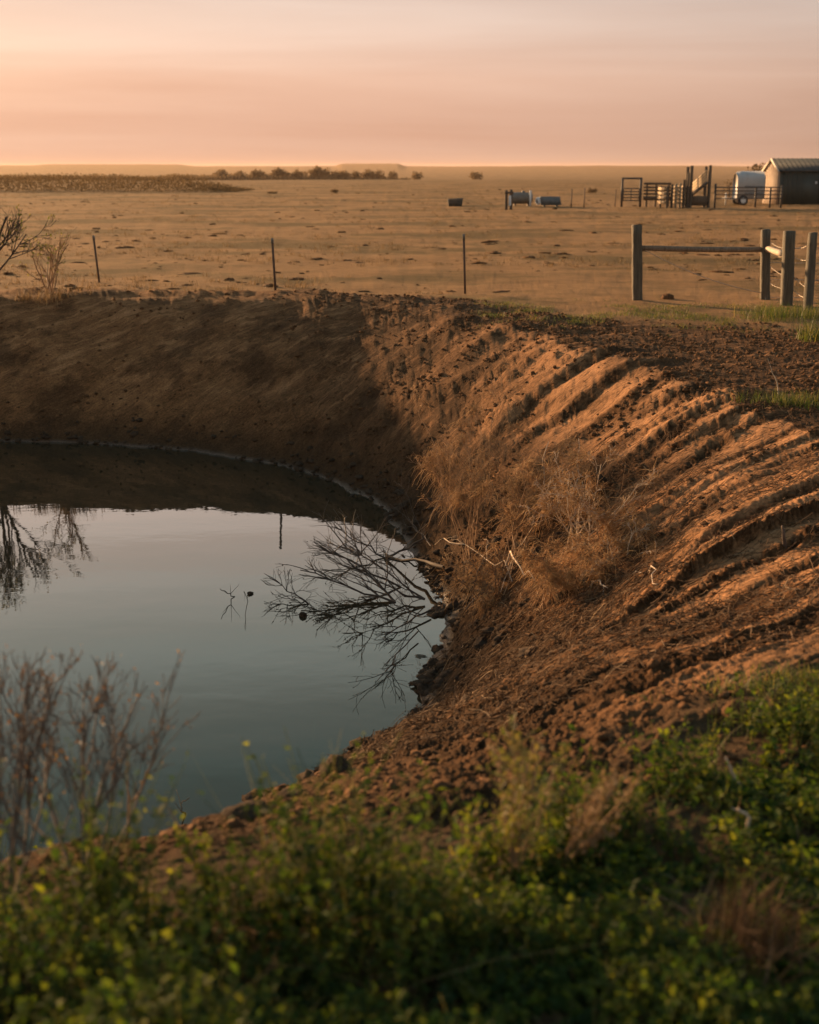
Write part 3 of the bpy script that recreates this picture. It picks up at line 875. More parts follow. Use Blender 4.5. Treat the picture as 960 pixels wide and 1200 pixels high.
# feed area left of the yard
Yf = 80.0
sp = thing('salt_feeder', 'pair of dark posts with a white plate, left end of the grey tanks', 'feeder', along(593.5, 74.0))
ox, oz = sp.location.x, sp.location.z
for px_, ty in ((593.3, 223), (598.8, 222)):
    x_ = on_y(px_, 240, 74.0)[0] - ox
    MB().bar((x_, 0, -0.1), (x_, 0, zat(px_, ty, 74.0) - oz), 0.16, bev=0.015).build('post', M['yard_wood'], sp)
x_ = on_y(596.3, 240, 74.0)[0] - ox
MB().box((x_ + 0.05, -0.12, zat(596, 235, 74.0) - oz), (0.14, 0.03, 0.55), bev=0.01).build('plate', M['white'], sp)
MB().bar((-0.1, -0.06, zat(596, 226, 74.0) - oz), (x_ + 0.25, -0.06, zat(596, 226, 74.0) - oz), 0.06, 0.12).build('cross_board', M['yard_wood'], sp)

tk = thing('water_tank', 'grey cylindrical water tank lying on a cradle beside the paired posts', 'tank', along(611, Yf))
ox, oz = tk.location.x, tk.location.z
r_ = 0.34; hl = 0.62
Mx = np.array([[0, 0, 1], [0, 1, 0], [-1, 0, 0]], float)
MB().lathe([(0, -hl - 0.08), (r_ * 0.6, -hl - 0.06), (r_ * 0.93, -hl), (r_, -hl + 0.06), (r_, hl - 0.06), (r_ * 0.93, hl), (r_ * 0.6, hl + 0.06), (0, hl + 0.08)], (0, 0, 0.48), 24, Mx).build('drum', M['tank'], tk, True)
for xx in (-0.4, 0.4):
    MB().box((xx, 0, 0.11), (0.10, 0.6, 0.26), bev=0.01).build('cradle', M['yard_wood'], tk)
MB().tube([(0.1, 0, 0.80), (0.1, 0, 0.90)], 0.09, 12).build('filler_cap', M['bluegrey'], tk)

wp = thing('marker_post', 'short white post standing between the grey tank and the dark trough', 'post', along(621.5, Yf - 0.6))
MB().tube([(0, 0, -0.1), (0, 0, zat(621.5, 224, Yf) - wp.location.z)], 0.06, 10).build('shaft', M['white'], wp)
MB().lathe([(0.07, 0), (0.075, 0.03), (0.04, 0.06), (0, 0.065)], (0, 0, zat(621.5, 224, Yf) - wp.location.z - 0.01), 12).build('cap', M['white'], wp, True)

tro = thing('cattle_trough', 'dark blue grey metal trough with sloped ends and a pale left end', 'trough', along(645, Yf))
ox, oz = tro.location.x, tro.location.z
hl = (on_y(658, 240, Yf)[0] - on_y(633, 240, Yf)[0]) / 2
t_ = MB()
V = np.array([(-hl * 0.98, -0.4, 0.55), (hl * 0.82, -0.4, 0.55), (hl * 0.82, 0.4, 0.55), (-hl * 0.98, 0.4, 0.55), (-hl * 0.9, -0.3, 0.05), (hl, -0.3, 0.05), (hl, 0.3, 0.05), (-hl * 0.9, 0.3, 0.05)])
Vi = V.copy(); Vi[:4, :2] *= 0.93; Vi[4:, :2] *= 0.9; Vi[4:, 2] += 0.06
t_.add(np.concatenate([V, Vi]), [(4, 5, 1, 0), (5, 6, 2, 1), (6, 7, 3, 2), (7, 4, 0, 3), (7, 6, 5, 4), (8, 9, 13, 12), (9, 10, 14, 13), (10, 11, 15, 14), (11, 8, 12, 15), (12, 13, 14, 15),
                                 (0, 1, 9, 8), (1, 2, 10, 9), (2, 3, 11, 10), (3, 0, 8, 11)])
t_.build('basin', M['bluegrey'], tro)
MB().box((-hl * 1.0 - 0.10, -0.1, 0.30), (0.34, 0.5, 0.44), bev=0.10).build('float_cover', M['white'], tro)
for xx in (-hl * 0.6, hl * 0.6):
    MB().box((xx, 0, 0.02), (0.1, 0.7, 0.12)).build('foot', M['darkbox'], tro)

fb = thing('feed_box', 'small dark feed box alone on the pasture, left of the grey tank', 'feed box', along(533.5, 80.0))
b = MB()
w0, w1, hh = 0.46, 0.40, 0.42
V = np.array([(-w0, -0.35, hh), (w0, -0.35, hh + 0.06), (w0, 0.35, hh + 0.06), (-w0, 0.35, hh), (-w1, -0.3, 0), (w1, -0.3, 0), (w1, 0.3, 0), (-w1, 0.3, 0)])
Vi = V.copy(); Vi[:4, :2] *= 0.88; Vi[4:, :2] *= 0.85; Vi[4:, 2] += 0.2
b.add(np.concatenate([V, Vi]), [(4, 5, 1, 0), (5, 6, 2, 1), (6, 7, 3, 2), (7, 4, 0, 3), (7, 6, 5, 4), (8, 9, 13, 12), (9, 10, 14, 13), (10, 11, 15, 14), (11, 8, 12, 15), (12, 13, 14, 15),
                                (0, 1, 9, 8), (1, 2, 10, 9), (2, 3, 11, 10), (3, 0, 8, 11)])
b.build('box', M['darkbox'], fb)
MB().box((0, -0.36, 0.40), (0.8, 0.04, 0.07)).build('rim_board', M['tank'], fb)

for (px_, ty, by, lab) in ((669.5, 222, 244, 'thin dark stake between the trough and the pens, the nearer to the trough'), (684.5, 221, 244, 'thin dark stake between the trough and the pens, the nearer to the pens')):
    p = along(px_, 78.0)
    s_ = thing('stake', lab, 'stake', p, group='stakes by the trough')
    MB().tube([(0, 0, -0.1), (0.02, 0, (zat(px_, ty, 78.0) - p[2]) * 0.98)], 0.035, 6).build('shaft', M['steel'], s_)
    MB().tube([(0.02, 0, (zat(px_, ty, 78.0) - p[2]) * 0.98), (0.02, 0, zat(px_, ty, 78.0) - p[2] + 0.02)], 0.045, 6).build('tip', M['pipe'], s_)

# ------------------------------------------------------------------ corner fence of split posts and rails
Yn = 22.9
pA = on_z(747.5, 352, 0.0); pB = on_z(897, 350, 0.0); pC = on_z(922, 358, 0.0); pD = on_z(947, 362, 0.0)
fx0 = np.array([pA[0], pA[1], Hs(pA[0], pA[1])])
fence = thing('corner_fence', 'weathered wooden corner fence with braced posts, rails and sagging wires', 'fence', fx0)
rg = np.random.RandomState(5)
def post(P, top_py, px_top, w, seed):
    """squared post with worn, slightly wavy sides"""
    z0 = Hs(P[0], P[1]) - 0.15
    T_ = on_y(px_top, top_py, P[1])
    rs = np.random.RandomState(seed)
    K = 9
    f = np.linspace(0, 1, K)
    base = np.array([P[0], P[1], z0])
    ax = np.array([T_[0] - P[0], 0, T_[2] - z0])
    V = []
    rot = rs.uniform(-0.25, 0.25)
    for kk in range(K):
        c = base + ax * f[kk]
        ww = w * (1.04 - 0.08 * f[kk]) * (1 + rs.uniform(-0.03, 0.03))
        for j in range(8):
            a_ = rot + (j // 2) * math.pi / 2 + math.pi / 4 + (-0.20 if j % 2 == 0 else 0.20)
            q = ww / 2 * 1.26 * (1 + rs.uniform(-0.045, 0.045))
            V.append(c + np.array([q * math.cos(a_), q * math.sin(a_), (0.015 * rs.uniform(-1, 1) if kk == K - 1 else 0)]))
    V.append(base + ax * 1.0 + np.array([0, 0, 0.012]))
    V = np.array(V) - fx0
    Qd = [(kk * 8 + j, kk * 8 + (j + 1) % 8, (kk + 1) * 8 + (j + 1) % 8, (kk + 1) * 8 + j) for kk in range(K - 1) for j in range(8)]
    Td = [((K - 1) * 8 + j, (K - 1) * 8 + (j + 1) % 8, K * 8) for j in range(8)]
    m = MB(); m.add(V, Qd, Td)
    m.build('post', M['post'], fence)
    return base, T_
bA = post(pA, 264, 746.5, 0.165, 1); bB = post(pB, 269, 897.5, 0.15, 2)
bC = post(pC, 271, 925, 0.175, 3); bD = post(pD, 273, 952.5, 0.125, 4)
def lerp(bt, py):
    b0, t0 = bt
    z = on_y(747, py, b0[1])[2]
    s = (z - b0[2]) / (t0[2] - b0[2])
    return b0 + (t0 - b0) * s - fx0
rA = lerp(bA, 290.5) + (0.06, 0, 0); rB = lerp(bB, 292.5) - (0.05, 0, 0)
pts = [rA + (rB - rA) * f + np.array([0, 0, -0.012 * math.sin(math.pi * f)]) for f in np.linspace(0, 1, 9)]
MB().tube(pts, np.array([0.046, 0.05, 0.052, 0.05, 0.049, 0.052, 0.05, 0.048, 0.046]), 10).build('rail', M['rail'], fence, True)
rB2 = lerp(bB, 291.5) + (0.02, -0.07, 0); rC = lerp(bC, 298.5) + (-0.05, 0.07, 0)
MB().tube([rB2 + (rC - rB2) * f for f in np.linspace(0, 1, 5)], 0.055, 10).build('rail', M['palestick'], fence, True)
def wire(p, q, sag=0.03, r=0.0045, n=14):
    p = np.asarray(p); q = np.asarray(q)
    pts = [p + (q - p) * f + np.array([0, 0, -sag * 4 * f * (1 - f)]) for f in np.linspace(0, 1, n)]
    MB().tube(pts, r, 5).build('wire', M['wire'], fence)
wire(lerp(bA, 291) + (0.085, -0.02, 0), lerp(bB, 343) + (-0.07, -0.02, 0), 0.10, 0.006)
for pyB, pyC, pyD in ((283, 291, 288), (298, 301, 305), (311, 322, 336), (331, 338, 349)):
    wire(lerp(bB, pyB) + (0.075, 0, 0), lerp(bC, pyC) + (-0.085, 0.03, 0), 0.02)
    wire(lerp(bC, pyC) + (0.09, 0, 0), lerp(bD, pyD) + (-0.07, 0, 0), 0.02)
for i, (pyD, dy) in enumerate(((290, -1), (308, 0), (328, 1), (349, 2))):
    p = lerp(bD, pyD) + (0.065, 0, 0)
    wire(p, p + np.array([3.2, -3.2, -0.05]), 0.05)
    wire(lerp(bB, pyD) + (0.0, 0.08, 0), lerp(bB, pyD) + (4.2, 1.6, 0), 0.05)
wire(lerp(bB, 330) + (0.08, -0.02, 0), lerp(bB, 352) + (-0.02, -0.09, 0), 0.0, 0.006)

# thin steel posts along the far crest
for px_t, ty, px_b, by, lab in ((109.5, 276, 117, 328, 'thin rusty steel post leaning left beside the bare shrub'),
                                (319, 279, 323.5, 343, 'thin rusty steel post rising from the middle of the far crest'),
                                (543.5, 274, 545.5, 341, 'thin rusty steel post on the crest, nearest to the wooden corner fence')):
    P = on_z(px_b, by + 3, 0.0); P[2] = Hs(P[0], P[1])
    T_ = on_y(px_t, ty, P[1])
    o = thing('steel_post', lab, 'post', P, group='steel posts along the far crest')
    d_ = T_ - P
    a_ = MB()
    a_.bar((0, 0, -0.15), d_, 0.042, 0.010); a_.bar((0, 0.016, -0.15), d_ + (0, 0.016, 0), 0.010, 0.034)
    for f in np.linspace(0.15, 0.95, 14):
        a_.box(d_ * f + (0, -0.009, 0), (0.014, 0.012, 0.014))
    a_.build('shaft', M['steel'], o)
    MB().bar(d_ * 0.90, d_ * 1.0, 0.046, 0.03).build('tip', M['tank'], o)

# ------------------------------------------------------------------ woody plants
def grow(p, d, L, r, depth, rs, out, K=6, wander=0.25, up=0.0, kids=(3, 5), spread=0.7, ratio=0.62, tips=None, cone=(0.25, 0.95)):
    d = d / np.linalg.norm(d)
    pts = [np.array(p, float)]; dd = d.copy(); st_ = L / (K - 1)
    dirs = [dd.copy()]
    for k in range(K - 1):
        dd = dd + rs.normal(0, wander, 3) * 0.5 + np.array([0, 0, up * 0.2])
        dd /= np.linalg.norm(dd)
        pts.append(pts[-1] + dd * st_); dirs.append(dd.copy())
    pts = np.array(pts)
    rad = r * np.linspace(1, 0.45 if depth > 0 else 0.25, K)
    out.append((pts, rad, depth))
    if tips is not None and depth <= 1:
        for k in range(1, K): tips.append((pts[k], dirs[k], depth))
    if depth > 0:
        for i in range(rs.randint(kids[0], kids[1] + 1)):
            f = rs.uniform(*cone)
            k = min(int(f * (K - 1)), K - 2); q = pts[k] + (pts[k + 1] - pts[k]) * (f * (K - 1) - k)
            rv = rs.normal(0, 1, 3); rv -= rv @ dirs[k] * dirs[k]; rv /= np.linalg.norm(rv)
            nd = dirs[k] * 1.0 + rv * spread * rs.uniform(0.6, 1.3)
            grow(q, nd, L * ratio * rs.uniform(0.6, 1.1) * (1.15 - 0.5 * f), r * 0.58 * (1.1 - 0.5 * f), depth - 1, rs, out, K, wander, up, kids, spread, ratio, tips, cone)
def stack_tubes(mb, segs, sides=5, rmin=0.0):
    P = np.stack([s[0] for s in segs]); Rd = np.maximum(np.stack([s[1] for s in segs]), rmin)
    mb.tubes(P, Rd, sides, rnd=np.random.RandomState(1).rand(len(segs)))
    return mb
def rand_leaves(mb, tips, rs, n, size, jitter=0.02, asp=0.45, up=0.3):
    if not tips or n <= 0: return
    ii = rs.randint(0, len(tips), n)
    pos = np.array([tips[i][0] for i in ii]) + rs.normal(0, jitter, (n, 3))
    dv = np.array([tips[i][1] for i in ii]) * 0.6 + rs.normal(0, 0.7, (n, 3)) + np.array([0, 0, up])
    nr_ = rs.normal(0, 1, (n, 3)) + np.array([0, 0, 0.6])
    L = size * rs.uniform(0.6, 1.4, n)
    mb.leaves(pos, dv, nr_, L, L * asp, rs.rand(n))

def bare_shrub(name, label, base, stems, Lr, r0, seed, depth=3, spread=0.55, up=0.25, mat_='twig', leafmat=None, nleaf=0, lsize=0.02, lean=(0, 0), rmin=0.002, kids=(3, 5), fan=0.45, cat='shrub', sides=5, wander=0.25, group=None):
    rs = np.random.RandomState(seed)
    o = thing(name, label, cat, base, group=group)
    segs = []; tips = []
    for i in range(stems):
        d = np.array([rs.normal(lean[0], fan), rs.normal(lean[1], fan), 1.0])
        grow(np.array([rs.normal(0, 0.04), rs.normal(0, 0.04), -0.04]), d, rs.uniform(*Lr), r0 * rs.uniform(0.7, 1.2), depth, rs, segs, 6, wander, up, kids, spread, 0.6, tips)
    stack_tubes(MB(), segs, sides, rmin).build('branches', M[mat_], o, True)
    if leafmat:
        mb = MB(); rand_leaves(mb, tips, rs, nleaf, lsize)
        mb.build('leaves', M[leafmat], o)
    return o
def gp(px, py, z=0.0, dz=0.0):
    """ground point seen at a pixel (iterates on the real surface)"""
    P = on_z(px, py, z)
    for _ in range(12):
        P = on_z(px, py, 0.5 * P[2] + 0.5 * Hs(P[0], P[1]))
    P[2] = Hs(P[0], P[1]) + dz
    return P

# shrubs on the far crest at the left, whose crowns the pond mirrors
bare_shrub('bare_shrub', 'tall sparse shrub on the far crest, cut by the left edge', gp(-22, 343), 9, (1.3, 1.9), 0.035, 21, 3, 0.6, 0.35, 'twig', 'weed', 900, 0.06, (0.12, 0), 0.003, (4, 6), 0.42)
bare_shrub('bare_shrub', 'small bare shrub on the far crest beside the leaning steel post', gp(58, 344), 8, (0.7, 1.15), 0.016, 22, 2, 0.6, 0.3, 'drytwig', 'weed', 160, 0.05, (0.1, 0), 0.003, (3, 5), 0.5)

# reddish bare shrub in the near left corner
def near_shrub(label, base, tips_px, seed, r0, rough=0.25):
    rs = np.random.RandomState(seed)
    o = thing('rusty_shrub', label, 'shrub', base, group='rusty shrubs at the near shore')
    segs = []; tips = []
    for (px_, py_, Y) in tips_px:
        T_ = on_y(px_, py_, Y) - np.asarray(base)
        L = np.linalg.norm(T_)
        K = 9; f = np.linspace(0, 1, K)
        side = np.cross(T_ / L, rs.normal(0, 1, 3)) * L * 0.06
        pts = T_[None] * f[:, None] + side[None] * np.sin(f * np.pi)[:, None] + rs.normal(0, 0.008, (K, 3)) * f[:, None]
        rad = r0 * np.linspace(1, 0.22, K)
        segs.append((pts, rad, 3))
        for j in range(13):
            ff = rs.uniform(0.3, 0.98); k = min(int(ff * (K - 1)), K - 2)
            q = pts[k]
            d = T_ / L * 1.0 + rs.normal(0, 0.45, 3) * np.array([1, 0.7, 0.6]) + np.array([0, 0, 0.2])
            grow(q, d, L * (1 - ff * 0.75) * rs.uniform(0.25, 0.5), r0 * 0.5 * (1.1 - ff * 0.6), 1, rs, segs, 9, 0.22, 0.3, (3, 5), 0.6, 0.55, tips)
    stack_tubes(MB(), segs, 5, 0.0012).build('branches', M['twig'], o, True)
    mb = MB(); rand_leaves(mb, tips, rs, 34 * len(tips_px), 0.017, 0.012, 0.3)
    mb.build('leaves', M['rustleaf'], o)
B1 = gp(100, 1068); B1[2] += 0.0
near_shrub('rusty bare shrub by the near shore with its longest branch slanting right over the water', B1,
           [(212, 775, 4.0), (128, 770, 4.1), (112, 772, 3.9), (172, 800, 4.15), (100, 800, 4.0), (60, 790, 4.1)], 3, 0.006)
B2 = gp(10, 1075)
near_shrub('rusty bare shrub at the left edge, crowded with upright twigs', B2,
           [(88, 760, 3.8), (42, 775, 3.7), (28, 772, 3.9), (4, 782, 3.7), (-15, 770, 3.75), (-30, 800, 3.8), (62, 850, 3.8)], 4, 0.006)

# dead branch fallen in the pond
def fallen_branch():
    rs = np.random.RandomState(8)
    root = on_z(512, 672, ZW)
    root[2] = ZW + 0.10
    o = thing('fallen_branch', 'dark leafless branch fallen from the bank into the pond, twigs fanning left', 'branch', root)
    segs = []; tips = []
    def limb(p_px, q_px, zq, r, n, zp=0.0, depth=2, seed=0, sub=0.62):
        r = r * 0.72; n = int(n * 1.4)
        p = on_z(*p_px, ZW + zp) - root; 
        # tip: same bearing as the pixel, at height zq over the water
        q = on_z(*q_px, ZW + zq) - root
        T_ = q - p; L = np.linalg.norm(T_); K = 7; f = np.linspace(0, 1, K)
        pts = p + T_[None] * f[:, None] + rs.normal(0, 0.018, (K, 3)) * np.sin(f * np.pi)[:, None]
        segs.append((pts, r * np.linspace(1, 0.4, K), 3))
        for j in range(n):
            ff = rs.uniform(0.15, 1.0); k = min(int(ff * (K - 1)), K - 2)
            d = T_ / L + rs.normal(0, 0.55, 3) * np.array([1, 1, 0.55]) + np.array([0, 0, 0.15])
            grow(pts[k], d, L * sub * (1.15 - 0.6 * ff) * rs.uniform(0.6, 1.1), r * 0.5, depth - 1, rs, segs, 7, 0.28, 0.06, (3, 5), 0.65, 0.6, tips)
    limb((520, 665), (452, 652), 0.02, 0.034, 2, 0.22)                       # the thick butt on the bank
    limb((452, 654), (505, 628), 0.20, 0.022, 3, 0.0, sub=0.35)
    limb((463, 706), (395, 628), 0.40, 0.020, 9)
    limb((463, 706), (352, 668), 0.22, 0.018, 9)
    limb((470, 688), (372, 640), 0.42, 0.017, 8)
    limb((452, 654), (392, 618), 0.28, 0.015, 7)
    limb((498, 702), (430, 690), 0.10, 0.020, 6, 0.04)
    limb((498, 702), (410, 640), 0.50, 0.016, 8, 0.04)
    limb((362, 708), (316, 676), 0.14, 0.011, 7)
    limb((362, 708), (330, 700), 0.06, 0.009, 5)
    limb((505, 715), (452, 745), 0.03, 0.015, 6, 0.05)
    limb((490, 740), (440, 800), 0.02, 0.011, 6, 0.06)
    limb((505, 640), (478, 605), 0.18, 0.010, 5, 0.2)
    stack_tubes(MB(), segs, 5, 0.0017).build('limbs', M['wetwood'], o, True)
    mb = MB(); rand_leaves(mb, tips, rs, 260, 0.018, 0.01, 0.5)
    mb.build('dead_leaves', M['wetclod'], o)
fallen_branch()

def stick(name, label, pts, r, mat_='palestick', cat='stick', forks=2, seed=0, group=None, zoff=0.01):
    rs = np.random.RandomState(seed)
    pts = np.array(pts, float)
    base = pts[0].copy(); pts = pts - base
    o = thing(name, label, cat, base, group=group)
    K = 8; f = np.linspace(0, len(pts) - 1, K)
    P = np.stack([np.interp(f, np.arange(len(pts)), pts[:, i]) for i in range(3)], 1)
    L = np.linalg.norm(np.diff(P, axis=0), axis=1).sum()
    P[1:-1] += rs.normal(0, 0.02 * L, (K - 2, 3))
    MB().tubes(P[None], (r * np.linspace(1, 0.5, K))[None], 6, True).build('stem', M[mat_], o, True)
    for j in range(forks):
        k = rs.randint(2, K - 1)
        d = P[k] - P[k - 1]; d = d / np.linalg.norm(d) + rs.normal(0, 0.5, 3)
        q = np.linspace(0, 1, K)[:, None] * d[None] * L * 0.28 + P[k] + rs.normal(0, 0.008 * L, (K, 3)) * np.linspace(0, 1, K)[:, None]
        MB().tubes(q[None], (r * 0.5 * np.linspace(1, 0.4, K))[None], 5, True).build('fork', M[mat_], o, True)
    return o
W = lambda px, py, h=0.0: on_z(px, py, ZW + h)
stick('twig', 'small forked twig standing out of open water left of the fallen branch', [W(276, 700, -0.02), W(268, 695, 0.07), W(258, 690, 0.16)], 0.006, 'wetwood', 'twig', 3, 1)
stick('reed_stalk', 'single thin stalk upright in the water beside the forked twig', [W(289, 699, -0.03), W(288, 697, 0.08), W(286, 694, 0.2)], 0.004, 'wetwood', 'twig', 1, 2)
stick('twig', 'bent double twig poking out of the water above the near weeds', [W(217, 955, -0.03), W(214, 950, 0.06), W(212, 940, 0.10), W(222, 935, 0.13)], 0.006, 'drytwig', 'twig', 2, 3)
stick('dead_twig', 'dead curving stem standing at the near shore right of the rusty shrubs', [gp(146, 985) - (0, 0, .02), gp(148, 985) + (0.02, 0, 0.12), gp(150, 985) + (0.10, 0, 0.30)], 0.007, 'drytwig', 'twig', 2, 4)

# ------------------------------------------------------------------ dead weeds heaped on the bank
def dead_weed(name, label, base, n, hgt, rad, seed, lean=(0.0, 0.0), droop=0.25, fine=3.0, group=None, stems=14, tw='drytwig', tuftn=5, up=0.0, wand=0.36):
    """woody stems that fork, each tip carrying a loose drooping spray of fine dead twigs"""
    rs = np.random.RandomState(seed)
    o = thing(name, label, 'dead bush', base, group=group)
    segs = []; tips = []
    for i in range(stems):
        d = np.array([rs.normal(lean[0], rad / hgt * 0.55), rs.normal(lean[1], rad / hgt * 0.55), 1.0])
        grow(np.array([rs.normal(0, rad * 0.3), rs.normal(0, rad * 0.3), -0.03]), d, hgt * rs.uniform(0.55, 1.15), 0.0058, 3, rs, segs, 7, wand, up, (3, 5), 0.8, 0.52, tips, (0.3, 1.0))
    stack_tubes(MB(), segs, 4, 0.0015).build('stems', M[tw], o, True)
    # sprays: many twigs that share a direction, so the bush reads as plumes with gaps
    ns = max(1, int(n * 0.48) // tuftn)
    ii = rs.randint(0, len(tips), ns)
    sp = np.array([tips[i][0] for i in ii]); sd = np.array([tips[i][1] for i in ii])
    sd = sd + rs.normal(0, 0.35, sd.shape); sd /= np.linalg.norm(sd, axis=1, keepdims=True)
    n = ns * tuftn
    p0 = np.repeat(sp, tuftn, 0) + rs.normal(0, 0.012, (n, 3))
    d0 = np.repeat(sd, tuftn, 0) + rs.normal(0, 0.62, (n, 3)); d0 /= np.linalg.norm(d0, axis=1, keepdims=True)
    L = np.repeat(rs.uniform(0.05, 0.20, ns), tuftn) * rs.uniform(0.6, 1.2, n) * fine / 3
    K = 5; f = np.linspace(0, 1, K)
    P = p0[:, None] + d0[:, None] * (L[:, None] * f)[..., None]
    P[:, :, 2] -= droop * L[:, None] * (f ** 2)[None]
    P += np.cumsum(rs.normal(0, 0.008, P.shape) * (f > 0)[None, :, None], 1)
    rd = np.repeat((0.0019 * np.linspace(1, 0.5, K))[None], n, 0)
    MB().tubes(P, rd, 3, rnd=np.clip(np.repeat(rs.rand(ns), tuftn) * 0.7 + rs.rand(n) * 0.3, 0, 1)).build('fine_twigs', M['straw'], o)
    return o
G = 'dead bushes heaped above the waterline'
dead_weed('dead_bush', 'upright feathery straw-coloured dead bush at the left end of the heap', gp(552, 655), 3600, 1.45, 0.11, 31, (-0.12, 0.05), 0.9, 3.0, G, 9, up=0.55, wand=0.26)
dead_weed('dead_bush', 'large airy dead bush in the middle of the heap, behind the others', gp(600, 662), 4300, 1.0, 0.20, 32, (0.22, 0.15), 0.35, 3.2, G, 12, up=0.25, wand=0.30)
dead_weed('dead_bush', 'pale sunlit dead bush at the right end of the heap beside the scraped streaks', gp(682, 642), 3400, 0.72, 0.30, 33, (0.15, 0.0), 0.3, 3.2, G, 13, 'palestick', 6)
dead_weed('dead_bush', 'low matted dead bush lying in front of the heap, nearest to the camera', gp(662, 705), 4200, 0.45, 0.42, 34, (0.35, -0.1), 0.5, 3.0, G, 14)
dead_weed('dead_bush', 'dark tangled dead bush at the water edge below the heap', gp(572, 702), 1800, 0.45, 0.26, 35, (-0.1, 0.0), 0.5, 2.8, G, 14, 'twig')
dead_weed('dead_bush', 'small combed tuft of dead stalks right of the heap', gp(718, 655), 1600, 0.34, 0.22, 36, (0.7, 0.1), 0.6, 3.4, G, 10, 'palestick')

stick('pale_stick', 'pale looped stick lying at the foot of the dead bushes', [gp(590, 678, dz=0.05), gp(600, 672, dz=0.20), gp(614, 680, dz=0.10), gp(628, 690, dz=0.06)], 0.010, 'palestick', 'stick', 1, 5)
stick('pale_stick', 'long thin grey stick rising leftward out of the dead bushes over the shoreline', [gp(520, 600, dz=0.25), gp(505, 625, dz=0.15), gp(488, 640, dz=0.1), gp(470, 640, dz=0.02)], 0.006, 'drytwig', 'stick', 1, 6)
stick('pale_stick', 'tall curved dry stem arching up over the middle dead bush', [gp(610, 640), gp(628, 632, dz=0.35), gp(634, 632, dz=0.55), gp(640, 632, dz=0.95)], 0.007, 'palestick', 'stick', 2, 7)
stick('pale_stick', 'short pale stick near the right-hand streaks below the dead bushes', [gp(690, 690, dz=0.02), gp(700, 688, dz=0.05), gp(712, 694, dz=0.04)], 0.009, 'palestick', 'stick', 1, 8)
for i_, (lab_, a_, b_) in enumerate((
    ('thin bleached stem crossing the top of the upright dead bush', (548, 600, 0.55), (585, 545, 0.9)),
    ('kinked bleached stick standing among the right-hand dead bushes', (665, 612, 0.3), (676, 545, 0.55)),
    ('thin bleached stem leaning out of the heap toward the scraped streaks', (690, 640, 0.2), (738, 600, 0.4)),
    ('long dry stem lying across the front of the heap', (600, 690, 0.25), (520, 655, 0.5)),
    ('dry forked stem upright at the front left of the heap', (590, 700, 0.05), (600, 630, 0.3)),
    ('short bleached stick on the slope below the combed tuft', (742, 672, 0.02), (770, 690, 0.05)))):
    p_ = gp(a_[0], a_[1]); p_[2] += a_[2] * 0.3; q_ = gp(b_[0], b_[1] + 60 * b_[2]); q_[2] += b_[2]
    mid_ = (p_ + q_) / 2 + np.array([0.05, 0.03, 0.06])
    stick('bleached_stem', lab_, [p_, mid_, q_], 0.0055, 'palestick' if i_ % 2 else 'drytwig', 'stick', 3, 70 + i_)
stick('stub', 'dark broken stub standing in a bare scraped patch of the right bank', [gp(920, 640, dz=-0.03), gp(918, 640, dz=0.08), gp(915, 640, dz=0.14)], 0.016, 'twig', 'stub', 0, 9)
stick('dry_stalk', 'crooked pale stalk standing on the crest left of the grass overhang', [gp(911, 466, dz=-0.02), gp(911, 466, dz=0.12), gp(905, 466, dz=0.24), gp(901, 466, dz=0.27)], 0.007, 'palestick', 'stalk', 1, 10)
stick('dry_stalk', 'bent pale stalk among the near weeds, upper one at right', [gp(868, 925, dz=0.0), gp(858, 925, dz=0.06), gp(848, 925, dz=0.12)], 0.008, 'palestick', 'stalk', 1, 11)
stick('dry_stalk', 'hooked pale stalk in the bare gap among the near weeds at right', [gp(880, 985, dz=0.0), gp(876, 985, dz=0.05), gp(872, 985, dz=0.09), gp(862, 985, dz=0.11)], 0.008, 'palestick', 'stalk', 1, 12)

# ------------------------------------------------------------------ rocks and clods by the water
_ico = None
def lump(c, s, rs, sub=3, rough=0.28):
    """irregular stone: a noisy ball"""
    n1, n2 = 10, 7
    th_ = np.arange(n1) / n1 * 2 * np.pi; ph = np.linspace(0, np.pi, n2)
    T2, P2 = np.meshgrid(th_, ph)
    d = np.stack([np.sin(P2) * np.cos(T2), np.sin(P2) * np.sin(T2), np.cos(P2)], -1).reshape(-1, 3)
    ph_ = rs.rand(6) * 6.28; fr_ = rs.normal(0, 2.2, (6, 3))
    m_ = 1 + rough * sum(np.sin(d @ fr_[i] + ph_[i]) for i in range(6)) / 2.4
    V = d * m_[:, None] * np.asarray(s) + np.asarray(c)
    k = np.arange(n2 - 1)[:, None]; q = np.arange(n1)[None]; q2 = (q + 1) % n1
    Qd = np.stack([k * n1 + q, (k + 1) * n1 + q, (k + 1) * n1 + q2, k * n1 + q2], -1).reshape(-1, 4)
    return V, Qd
